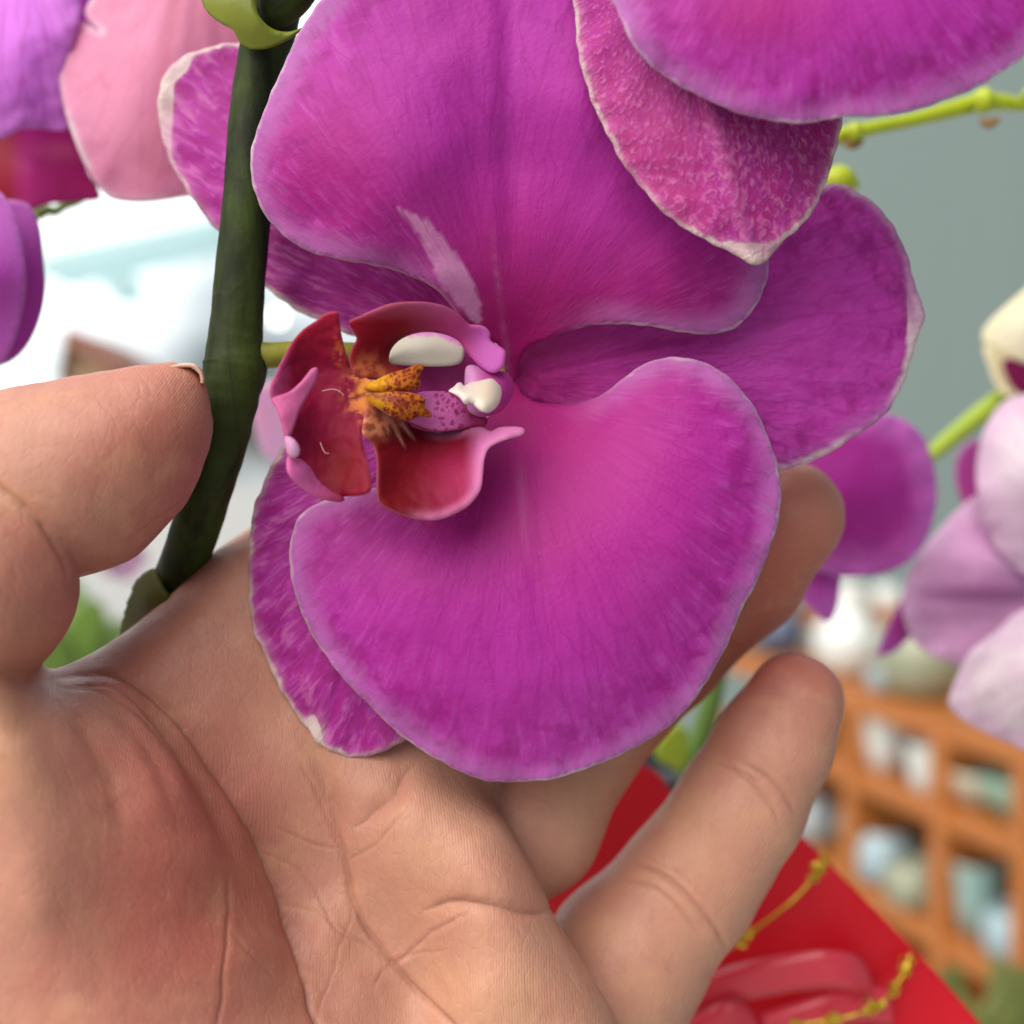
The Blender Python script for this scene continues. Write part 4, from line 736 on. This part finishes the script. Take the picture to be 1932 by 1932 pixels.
tube('flower_stem', [(1360, 1240, 27, 16), (1345, 1310, 27, 20), (1325, 1380, 27, 22), (1300, 1450, 27, 24), (1290, 1500, 27, 24)], simple('mid_green_stalk', (.10, .20, .03), .4), gs, seg=14)
sheet('leaf', [(1250, 1440), (1235, 1420), (1250, 1390), (1285, 1365), (1300, 1400), (1290, 1450)], [(1250, 1440, 26), (1270, 1380, 26), (1290, 1440, 26.2)], simple('lime_leaf', (.50, .66, .06), .4, trans=.3), gs, step=8)
lathe('pot', [(0, -.05), (.012, -.05), (.016, 0), (.018, .001), (.018, .004), (.014, .004), (.012, 0), (0, -.002)], P1(1268, 1462, 28), simple('black_plastic', (.03, .035, .045), .35), gs, 28)

# ================================================================== HAND
def cmk(u, v, d): return (u - 966) / F * d, (v - 966) / F * d, d
CH = {  # chains of (u, v, depth cm, radius in frame units)
 'tip': [(240, 800, 14.3, 98), (333, 738, 14.25, 55)],
 'distal': [(-150, 965, 14.3, 196), (30, 925, 14.35, 176), (150, 897, 14.35, 173), (240, 842, 14.3, 138), (300, 790, 14.25, 96)],
 'prox': [(-200, 1450, 14.8, 200), (-130, 1255, 14.5, 170), (-42, 1110, 13.4, 165), (-140, 1000, 13.6, 165)],
 'ring': [(880, 1640, 16.8, 130), (1006, 1556, 17.2, 124), (1096, 1405, 17.7, 108), (1258, 1226, 18, 106), (1400, 1090, 18, 107), (1484, 975, 17.8, 107)],
 'little': [(1020, 2080, 16.6, 175), (1090, 1975, 17.1, 163), (1180, 1812, 17.4, 147), (1300, 1664, 17.4, 124), (1350, 1594, 17.3, 114), (1398, 1519, 17.2, 115), (1458, 1408, 17.1, 106), (1500, 1322, 17.2, 91)],
 'index': [(600, 1250, 17.0, 150), (700, 1120, 17.6, 130), (850, 1010, 18.0, 118), (1050, 900, 18.2, 105), (1200, 850, 18.3, 92)],
 'middle': [(780, 1450, 16.9, 150), (900, 1300, 17.6, 135), (1010, 1150, 18.2, 122), (1180, 990, 18.7, 110), (1280, 870, 18.7, 98)],
 'wrist': [(350, 2250, 14.6, 430), (250, 2900, 15.2, 380), (100, 4200, 16.5, 380)],
}
palm_out = resample(catmull([(92, 1262), (135, 1250), (185, 1225), (240, 1190), (300, 1142), (345, 1098), (390, 1052), (440, 1015), (480, 990), (600, 930), (800, 1000), (890, 1180), (905, 1380), (903, 1470), (958, 1560), (1018, 1660), (1042, 1722), (1090, 1800), (1140, 1880), (1168, 1940), (1200, 2080), (1150, 2300), (1000, 2500), (300, 2560), (-200, 2450), (-360, 2000), (-380, 1600), (-260, 1310), (-80, 1246), (0, 1236), (50, 1244)], 6), 14)
palmF = RBF([(90, 1290, 13.9), (0, 1290, 12.6), (70, 1400, 12.6), (200, 1480, 13.2), (60, 1700, 12.5), (180, 1700, 12.95), (330, 1480, 13.75), (400, 1620, 13.75), (350, 1750, 13.45), (470, 1800, 13.8), (450, 1930, 13.7), (200, 1950, 12.7), (-200, 1500, 13.5), (-200, 2000, 13.4),
             (160, 1285, 14.35), (240, 1300, 14.6), (330, 1345, 14.75), (420, 1450, 14.85), (500, 1600, 14.9), (555, 1750, 14.85), (590, 1900, 14.8), (600, 2050, 14.6),
             (170, 1245, 14.8), (250, 1230, 15.0), (320, 1180, 15.25), (400, 1110, 15.5), (450, 1250, 15.3), (520, 1060, 15.9), (600, 1250, 15.75), (600, 1420, 15.25), (700, 1480, 15.2), (780, 1520, 14.95), (850, 1570, 14.85), (720, 1640, 14.95), (640, 1560, 15.2), (655, 1660, 15.2), (700, 1760, 15.1), (790, 1870, 15.0), (620, 1760, 14.75), (680, 1880, 14.7),
             (900, 1700, 14.55), (1000, 1820, 14.5), (900, 1880, 14.3), (960, 1700, 14.6), (1080, 1900, 14.6), (950, 1570, 14.9), (1040, 1730, 14.8), (900, 1350, 16.2), (620, 1000, 16.3), (800, 1150, 16.4), (760, 1400, 15.6), (950, 2100, 14.2), (600, 2200, 14.3), (100, 2250, 13.0), (500, 2500, 14.4), (850, 1480, 15.4)], 2e-3)
def capsule(X, Y, Z, a, b, ra, rb):
    a = np.array(a); b = np.array(b); d = b - a; L_ = float(d @ d)
    h = np.clip(((X - a[0]) * d[0] + (Y - a[1]) * d[1] + (Z - a[2]) * d[2]) / L_, 0, 1).astype('f')
    return np.sqrt((X - a[0] - h * d[0]) ** 2 + (Y - a[1] - h * d[1]) ** 2 + (Z - a[2] - h * d[2]) ** 2) - (ra + (rb - ra) * h)
def smin(a, b, k):
    h = np.clip(.5 + .5 * (b - a) / k, 0, 1); return b * (1 - h) + a * h - k * h * (1 - h)
def chain(X, Y, Z, name, k=.25):
    c = CH[name]; f = None
    for p, q in zip(c[:-1], c[1:]):
        g = capsule(X, Y, Z, cmk(*p[:3]), cmk(*q[:3]), p[3] / F * p[2], q[3] / F * q[2]); f = g if f is None else smin(f, g, k)
    return f
def palm(Z, e, Fd, T=.85, R=.72):
    qx = np.abs(Z - (Fd + T)) - (T - R); qy = -e + R
    return np.hypot(np.maximum(qx, 0), np.maximum(qy, 0)) - R + np.minimum(np.maximum(qx, qy), 0)
def edist(u, v):
    A = np.stack([np.ravel(u), np.ravel(v)], 1); s = np.where(inside(A, palm_out), 1, -1) * polydist(A, palm_out)
    return (s * 15 / F).reshape(np.shape(u))
def field(X, Y, Z, e, Fd):
    f = palm(Z, e, Fd)
    f = smin(f, chain(X, Y, Z, 'wrist', .8), 1.0)
    th = smin(chain(X, Y, Z, 'prox', .4), smin(chain(X, Y, Z, 'distal', .35), chain(X, Y, Z, 'tip', .2), .15), .05)
    f = smin(f, th, .12)
    for nme, k in (('index', .35), ('middle', .35), ('ring', .10), ('little', .07)): f = smin(f, chain(X, Y, Z, nme), k)
    return f
us = np.r_[np.arange(-520, -60, 20), np.arange(-60, 1640, 7.), np.arange(1640, 1720, 16)]
vs_ = np.r_[np.arange(640, 1980, 7.), np.arange(1980, 3300, 26)]
ds = np.arange(11.4, 20.4, .085)
U2, V2 = np.meshgrid(us, vs_, indexing='ij'); E2 = edist(U2, V2); F2 = palmF(U2, V2)
U3, V3, D3 = [a.astype('f') for a in np.meshgrid(us, vs_, ds, indexing='ij')]
X3 = (U3 - 966) / F * D3; Y3 = (V3 - 966) / F * D3
f = field(X3, Y3, D3, E2[:, :, None].astype('f'), F2[:, :, None].astype('f'))
f[0] = f[-1] = 1; f[:, 0] = f[:, -1] = 1; f[:, :, 0] = f[:, :, -1] = 1
ins = f < 0; n0, n1_, n2_ = f.shape
cnt = np.zeros((n0 - 1, n1_ - 1, n2_ - 1), 'i1')
corn = [(i, j, k) for i in (0, 1) for j in (0, 1) for k in (0, 1)]
sl = lambda i, j, k: (slice(i, n0 - 1 + i), slice(j, n1_ - 1 + j), slice(k, n2_ - 1 + k))
for c_ in corn: cnt += ins[sl(*c_)]
act = (cnt > 0) & (cnt < 8); idx = np.argwhere(act); vid = np.full(act.shape, -1, int); vid[act] = np.arange(len(idx))
acc = np.zeros((len(idx), 3)); wt = np.zeros(len(idx))
for a in corn:
    for ax in range(3):
        if a[ax]: continue
        b = list(a); b[ax] = 1
        fa_ = f[idx[:, 0] + a[0], idx[:, 1] + a[1], idx[:, 2] + a[2]]; fb_ = f[idx[:, 0] + b[0], idx[:, 1] + b[1], idx[:, 2] + b[2]]
        m_ = (fa_ < 0) != (fb_ < 0); t = np.where(m_, fa_ / np.where(m_, fa_ - fb_, 1), 0)
        p = np.tile(np.array(a, float), (len(idx), 1)); p[:, ax] += t; acc[m_] += p[m_]; wt[m_] += 1
gi = idx + acc / wt[:, None]
quads = []
for ax in range(3):
    o1, o2 = [(1, 2), (2, 0), (0, 1)][ax]
    sa = [slice(1, -1)] * 3; sa[ax] = slice(0, -1); sb = [slice(1, -1)] * 3; sb[ax] = slice(1, None)
    A_, B_ = ins[tuple(sa)], ins[tuple(sb)]
    for flag in (0, 1):
        e_ = np.argwhere(A_ & ~B_ if not flag else ~A_ & B_)
        if not len(e_): continue
        e_ = e_ + 1; e_[:, ax] -= 1
        def cell(d1, d2):
            q = e_.copy(); q[:, o1] -= d1; q[:, o2] -= d2; return vid[q[:, 0], q[:, 1], q[:, 2]]
        q = np.stack([cell(1, 1), cell(0, 1), cell(0, 0), cell(1, 0)], 1)
        quads.append(q if not flag else q[:, ::-1])
quads = np.vstack(quads)
pu = np.interp(gi[:, 0], np.arange(n0), us); pv = np.interp(gi[:, 1], np.arange(n1_), vs_); pd = np.interp(gi[:, 2], np.arange(n2_), ds)
del X3, Y3, D3, U3, V3, f
# smooth, then subdivide once by hand (catmull-clark through a modifier) and carve the creases
Pc = np.stack([(pu - 966) / F * pd, (pv - 966) / F * pd, pd], 1)
ed = np.vstack([quads[:, [0, 1]], quads[:, [1, 2]], quads[:, [2, 3]], quads[:, [3, 0]]])
def relax(Pc, ed, it, lam=.5):
    for _ in range(it):
        s = np.zeros_like(Pc); c_ = np.zeros(len(Pc)); np.add.at(s, ed[:, 0], Pc[ed[:, 1]]); np.add.at(c_, ed[:, 0], 1); np.add.at(s, ed[:, 1], Pc[ed[:, 0]]); np.add.at(c_, ed[:, 1], 1)
        Pc = Pc + lam * (s / c_[:, None] - Pc)
    return Pc
Pc = relax(Pc, ed, 5)
me = bpy.data.meshes.new('tmp'); me.from_pydata(Pc.tolist(), [], quads.tolist()); me.update()
to = bpy.data.objects.new('tmp', me); C.objects.link(to); md = to.modifiers.new('s', 'SUBSURF'); md.levels = 1
bpy.context.view_layer.update(); ev = to.evaluated_get(bpy.context.evaluated_depsgraph_get()); m2 = ev.to_mesh()
nv = len(m2.vertices); Q = np.empty(nv * 3); m2.vertices.foreach_get('co', Q); Q = Q.reshape(-1, 3); NN = np.empty(nv * 3); m2.vertices.foreach_get('normal', NN); NN = NN.reshape(-1, 3)
Fq = np.empty(len(m2.polygons) * 4, int); m2.polygons.foreach_get('vertices', Fq); Fq = Fq.reshape(-1, 4)
ev.to_mesh_clear(); bpy.data.objects.remove(to)
vol = (np.cross(Q[Fq[:, 1]] - Q[Fq[:, 0]], Q[Fq[:, 2]] - Q[Fq[:, 0]]) * Q[Fq[:, 0]]).sum()
if vol < 0: NN = -NN
qu = Q[:, 0] / Q[:, 2] * F + 966; qv = Q[:, 1] / Q[:, 2] * F + 966; Q2 = np.stack([qu, qv], 1)
front = NN[:, 2] < .15
#  (points, width in frame units, depth cm, min depth, max depth of the surface it lies on)
CR = [
 ([(95, 1283), (180, 1268), (240, 1278), (300, 1312), (362, 1368), (420, 1450), (475, 1545), (520, 1640), (552, 1745), (580, 1850), (600, 1945), (610, 2050)], 7, .11, 12, 16),
 ([(110, 1300), (170, 1300), (235, 1330), (300, 1380), (350, 1430), (390, 1490)], 6, .035, 12, 16),
 ([(130, 1292), (220, 1300), (290, 1345), (345, 1400)], 4, .03, 12, 16),
 ([(150, 1296), (240, 1370), (310, 1480), (350, 1600)], 20, .07, 12, 16), ([(120, 1310), (170, 1400), (215, 1500), (240, 1620)], 20, .06, 12, 16), ([(210, 1290), (300, 1350), (380, 1460), (430, 1570), (460, 1680)], 18, .06, 12, 16),
 ([(425, 1640), (432, 1720), (425, 1800), (420, 1870), (405, 1960)], 5, .045, 12, 16), ([(430, 1750), (470, 1800), (520, 1850)], 4, .02, 12, 16),
 ([(625, 1500), (640, 1580), (652, 1640), (668, 1700), (705, 1770), (760, 1840), (810, 1890), (860, 1945), (900, 2010)], 7, .09, 12, 16.5),
 ([(560, 1430), (600, 1500), (625, 1560), (640, 1610)], 4, .03, 12, 16.5),
 ([(660, 1570), (720, 1520), (765, 1465), (790, 1430)], 4.5, .04, 12, 17), ([(650, 1625), (700, 1600), (740, 1560), (780, 1500)], 3.5, .025, 12, 17),
 ([(500, 1600), (560, 1640), (600, 1690), (640, 1760), (720, 1790)], 4, .03, 12, 16.5), ([(520, 1560), (590, 1590), (640, 1600)], 3.5, .03, 12, 16),
 ([(530, 1700), (590, 1720), (660, 1760), (740, 1820)], 3.5, .02, 12, 16), ([(600, 1932), (620, 1850), (660, 1740), (665, 1690)], 3.5, .02, 12, 16.5),
 ([(790, 1720), (850, 1705), (930, 1712), (1000, 1722), (1045, 1712)], 6, .06, 12, 16.5), ([(730, 1830), (780, 1790), (830, 1750), (890, 1725)], 4.5, .035, 12, 16.5), ([(700, 1870), (730, 1820), (780, 1800), (850, 1790)], 3.5, .02, 12, 16.5),
 ([(1400, 1440), (1440, 1462), (1478, 1500), (1500, 1540)], 5, .05, 15, 18.5), ([(1375, 1452), (1415, 1478), (1450, 1515), (1470, 1555)], 4.5, .045, 15, 18.5), ([(1340, 1440), (1400, 1458), (1430, 1480)], 3, .03, 15, 18.5),
 ([(1190, 1625), (1240, 1645), (1290, 1685), (1340, 1740), (1370, 1790)], 6, .07, 15, 18.5), ([(1170, 1660), (1225, 1670), (1275, 1710), (1320, 1765)], 4.5, .04, 15, 18.5), ([(1210, 1612), (1280, 1650), (1330, 1700)], 3.5, .03, 15, 18.5),
 ([(-20, 905), (20, 935), (60, 970), (95, 1015), (118, 1060), (126, 1095)], 7, .06, 12, 15.5),
 ([(1395, 1225), (1360, 1195), (1320, 1160)], 7, .05, 16, 19),
]
for i_ in (0, 5): CR.append((CR[i_][0], 34, .30, 12, 16.5))      # broad valleys of flesh under the two main lines
CR += [([(660, 1570), (720, 1520), (765, 1465), (790, 1430)], 26, .16, 12, 17), ([(790, 1720), (850, 1705), (930, 1712), (1000, 1722), (1045, 1712)], 24, .12, 12, 16.5), ([(560, 1340), (600, 1440), (630, 1520), (650, 1600)], 26, .16, 12, 16.5)]
disp = np.zeros(nv); tint = np.zeros(nv); wob = fbm(Q2, 1 / 55., 31, 3) * 5
near_ = front & (qv < 2100) & (qv > 600)
ii = np.where(near_)[0]
for pts, wd, dp, d0, d1 in CR:
    pl = resample(catmull(pts, 6, False), 7, False)
    mg = max(50, wd * 7); lo, hi = pl.min(0) - mg, pl.max(0) + mg; j = ii[(Q2[ii] > lo).all(1) & (Q2[ii] < hi).all(1)]; j = j[(Q[j, 2] > d0) & (Q[j, 2] < d1)]
    if not len(j): continue
    a_ = Q2[j] + np.stack([wob[j], wob[j] * .6], 1); best = np.full(len(j), 1e9); tb = np.zeros(len(j))
    for k, (s_, e_) in enumerate(zip(pl[:-1], pl[1:])):
        dd = e_ - s_; h = np.clip(((a_ - s_) @ dd) / (dd @ dd + 1e-9), 0, 1); q = np.hypot(*(a_ - s_ - h[:, None] * dd).T); m_ = q < best; best[m_] = q[m_]; tb[m_] = (k + h[m_]) / (len(pl) - 1)
    fade = np.clip(np.minimum(tb, 1 - tb) * 7, 0, 1) ** .7 if wd < 10 else sstep(0, .35, np.minimum(tb, 1 - tb))
    g = np.exp(-(best / (wd * .8)) ** 2) * fade; disp[j] -= g * dp * .5; disp[j] += np.exp(-((best - wd * 2.6) / (wd * 1.5)) ** 2) * dp * .09 * fade; tint[j] = np.maximum(tint[j], g * min(1, dp / .06) * (.35 if wd > 20 else .8))
# broad lumps of flesh and thin stretched wrinkles on the thenar
nz1 = fbm(Q2[ii], 1 / 120., 17, 3); disp[ii] += nz1 * .018
wr = np.zeros(nv); pth = np.array([(200 + 0, 1300)]); tt = (qu[ii] * .86 - (qv[ii]) * -.0 - (qv[ii] - 1300) * .45)
wr[ii] = np.sin(tt / 26. + 2.2 * fbm(Q2[ii], 1 / 200., 8, 2)) * np.exp(-(((qu[ii] - 230) / 190) ** 2 + ((qv[ii] - 1420) / 150) ** 2)) * (Q[ii, 2] < 15)
disp += wr * .012
Q = Q + NN * disp[:, None]
# colour: warm brown skin, redder on thenar and fingertips; ring finger's shade painted in
sk_ = np.tile((.51, .25, .178), (nv, 1)); n_ = np.zeros(nv); n_[ii] = fbm(Q2[ii], 1 / 160., 3, 3)
def fl(cx, cy, sx_, sy_, k, d0=0, d1=99): return gau(qu, qv, cx, cy, sx_, sy_) * k * sstep(d0 - .5, d0 + .5, Q[:, 2]) * sstep(d1 + .5, d1 - .5, Q[:, 2])
flush_shade = fl(330, 1580, 230, 360, .8, 0, 16) + fl(340, 1850, 260, 260, .4, 0, 16) + fl(300, 860, 170, 170, .7, 0, 16) + fl(60, 1130, 110, 130, .6, 0, 15.5) + fl(1500, 1310, 110, 110, .45, 16) + fl(180, 1275, 90, 40, .6) + fl(1400, 1100, 240, 240, .95, 16.5) + fl(1000, 1640, 60, 60, .3) + .18 * np.clip(n_, -1, 1)
sk_ = mixc(sk_, flush_shade, (.38, .105, .078)); sk_ = mixc(sk_, fl(1420, 1100, 200, 300, .6, 16.9), (.36, .085, .05)); yel = fl(-20, 1330, 120, 90, .5, 0, 15) + fl(950, 1900, 160, 110, .5) + fl(1290, 1560, 120, 200, .3, 15) + fl(800, 1560, 160, 120, .2)  # second mix deepens the painted shade on the finger behind the flower
sk_ = mixc(sk_, yel, (.60, .34, .20)); sk_ = mixc(sk_, tint * .45, (.30, .10, .06))
sn = NT('brown_skin'); colr = sn.n('Attribute', 0, {'attribute_name': 'Col'}); pt = sn.n('Attribute', 1, {'attribute_name': 'pet'}); ob = sn.n('TexCoord', 3)
sx_ = sn.n('SeparateXYZ', 0, Vector=pt)
wv = sn.n('TexWave', 1, {'wave_type': 'BANDS', 'bands_direction': 'X'}, Vector=pt, Scale=1.0, Distortion=2.2, Detail=2., Detail_Scale=.35, Detail_Roughness=.6)
n1 = sn.noise(ob, 260., 4., .6); n2 = sn.noise(ob, 1400., 3., .6); vo = sn.n('TexVoronoi', 0, {'feature': 'DISTANCE_TO_EDGE'}, Vector=sn.n('Mapping', 0, Vector=ob, Rotation=(0, .6, 0), Scale=(1, 1, .45)), Scale=900.)
c = sn.mix(colr, (.36, .14, .10), sn.rng(n1, .5, .85, 0., .35)); c = sn.mix(c, (.66, .38, .27), sn.rng(n2, .55, .8, 0., .18)); nb_ = sn.noise(ob, 85., 4., .65, .4); c = sn.mix(c, (.60, .33, .19), sn.rng(nb_, .5, .72, 0., .4)); c = sn.mix(c, (.46, .15, .12), sn.rng(nb_, .48, .3, 0., .35))
v3 = sn.n('TexVoronoi', 0, {'feature': 'DISTANCE_TO_EDGE'}, Vector=sn.n('VectorMath', 0, {'operation': 'ADD'}, _0=sn.n('Mapping', 0, Vector=ob, Rotation=(0, .5, 0), Scale=(1, 1, .55)), _1=sn.n('Mapping', 0, Vector=sn.n('TexNoise', 1, Vector=ob, Scale=150., Detail=3.), Scale=(.004, .004, .004))), Scale=210.)
c = sn.mix(c, (.34, .12, .08), sn.rng(v3, .05, .0, 0., .06))
msk = sn.noise(ob, 70., 2.)
nr = sn.bump(sn.math('MULTIPLY', wv, sn.rng(msk, .35, .6, .15, 1.)), .000026); nr = sn.bump(sn.rng(vo, 0., .12), .00003, .8, nr); nr = sn.bump(sn.rng(v3, 0., .07), .000028, .8, nr); nr = sn.bump(n2, .00003, .8, nr); nr = sn.bump(n1, .00026, .7, nr)
sn.set(Base_Color=c, Roughness=sn.rng(n1, .3, .7, .40, .54), Specular_IOR_Level=.38, Normal=nr, Subsurface_Weight=.4, Subsurface_Radius=(1., .32, .16), Subsurface_Scale=.0028)
# ridge coordinate: runs across the ridges, follows each part
rc = np.where(((qu < 134) & (qv < 1246)) | (qv < 1100 - (qu - 125) * .72), (qv * .35 + qu * .5) * 1.45, np.where(qu - (qv - 1930) * .56 > 1165, qu * .5 + qv * .3, qu * .95 - qv * .12 + 18 * np.sin(qv / 140)))
uv_ = np.c_[rc / 5.0 * .314, qv / 60., Q[:, 2] * 0]
wpos = PW(Q[:, 0] / Q[:, 2] * F + 966, Q[:, 1] / Q[:, 2] * F + 966, Q[:, 2])
if vol < 0: pass
else: Fq = Fq
hand = empty('hand'); tag(hand, 'open left hand of a person, palm up, cradling the magenta bloom and pinching its stem', 'hand')
me = bpy.data.meshes.new('hand_skin'); me.vertices.add(nv); me.vertices.foreach_set('co', wpos.ravel())
# mirror from (u right, v down, d forward) to world keeps or flips the winding: test it below
me.loops.add(Fq.size); me.polygons.add(len(Fq))
wv_ = (np.cross(wpos[Fq[:, 1]] - wpos[Fq[:, 0]], wpos[Fq[:, 2]] - wpos[Fq[:, 0]]) * (wpos[Fq[:, 0]] - wpos.mean(0))).sum()
FQ = Fq if wv_ > 0 else Fq[:, ::-1]
me.polygons.foreach_set('loop_start', np.arange(len(Fq)) * 4); me.loops.foreach_set('vertex_index', FQ.ravel().astype('i')); me.update(calc_edges=True)
me.polygons.foreach_set('use_smooth', [True] * len(Fq))
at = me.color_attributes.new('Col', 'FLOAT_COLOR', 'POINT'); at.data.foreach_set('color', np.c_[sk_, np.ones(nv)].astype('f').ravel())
at = me.attributes.new('pet', 'FLOAT_VECTOR', 'POINT'); at.data.foreach_set('vector', uv_.astype('f').ravel()); me.materials.append(sn.m)
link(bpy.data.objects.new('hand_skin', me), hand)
# thumbnail seen edge-on at the tip
nl = NT('fingernail'); nl.set(Base_Color=(.52, .31, .23, 1), Roughness=.3, Specular_IOR_Level=.5, Subsurface_Weight=.3, Subsurface_Scale=.002, Subsurface_Radius=(1, .4, .2))
path = catmull([(240, 712), (280, 700), (325, 690), (360, 688), (376, 697), (382, 712), (383, 722)], 6, False); V = []; Fc = []
for i, (u, v) in enumerate(path):
    t = i / (len(path) - 1)
    for j in range(9):
        s = j / 8; dd = 14.0 + s * .75; arch = (s - .5) ** 2 * 22 * (1 if t < .7 else .5)
        V.append(PW(u - arch * max(0, t - .5) * 1.2, v + arch * (1 - t * .5) * .55, dd))
for i in range(len(path) - 1):
    for j in range(8): a = i * 9 + j; Fc.append((a, a + 1, a + 10, a + 9))
o = mesh('thumbnail', V, Fc, nl.m, hand); md = o.modifiers.new('solid', 'SOLIDIFY'); md.thickness = .0004; md.offset = 0
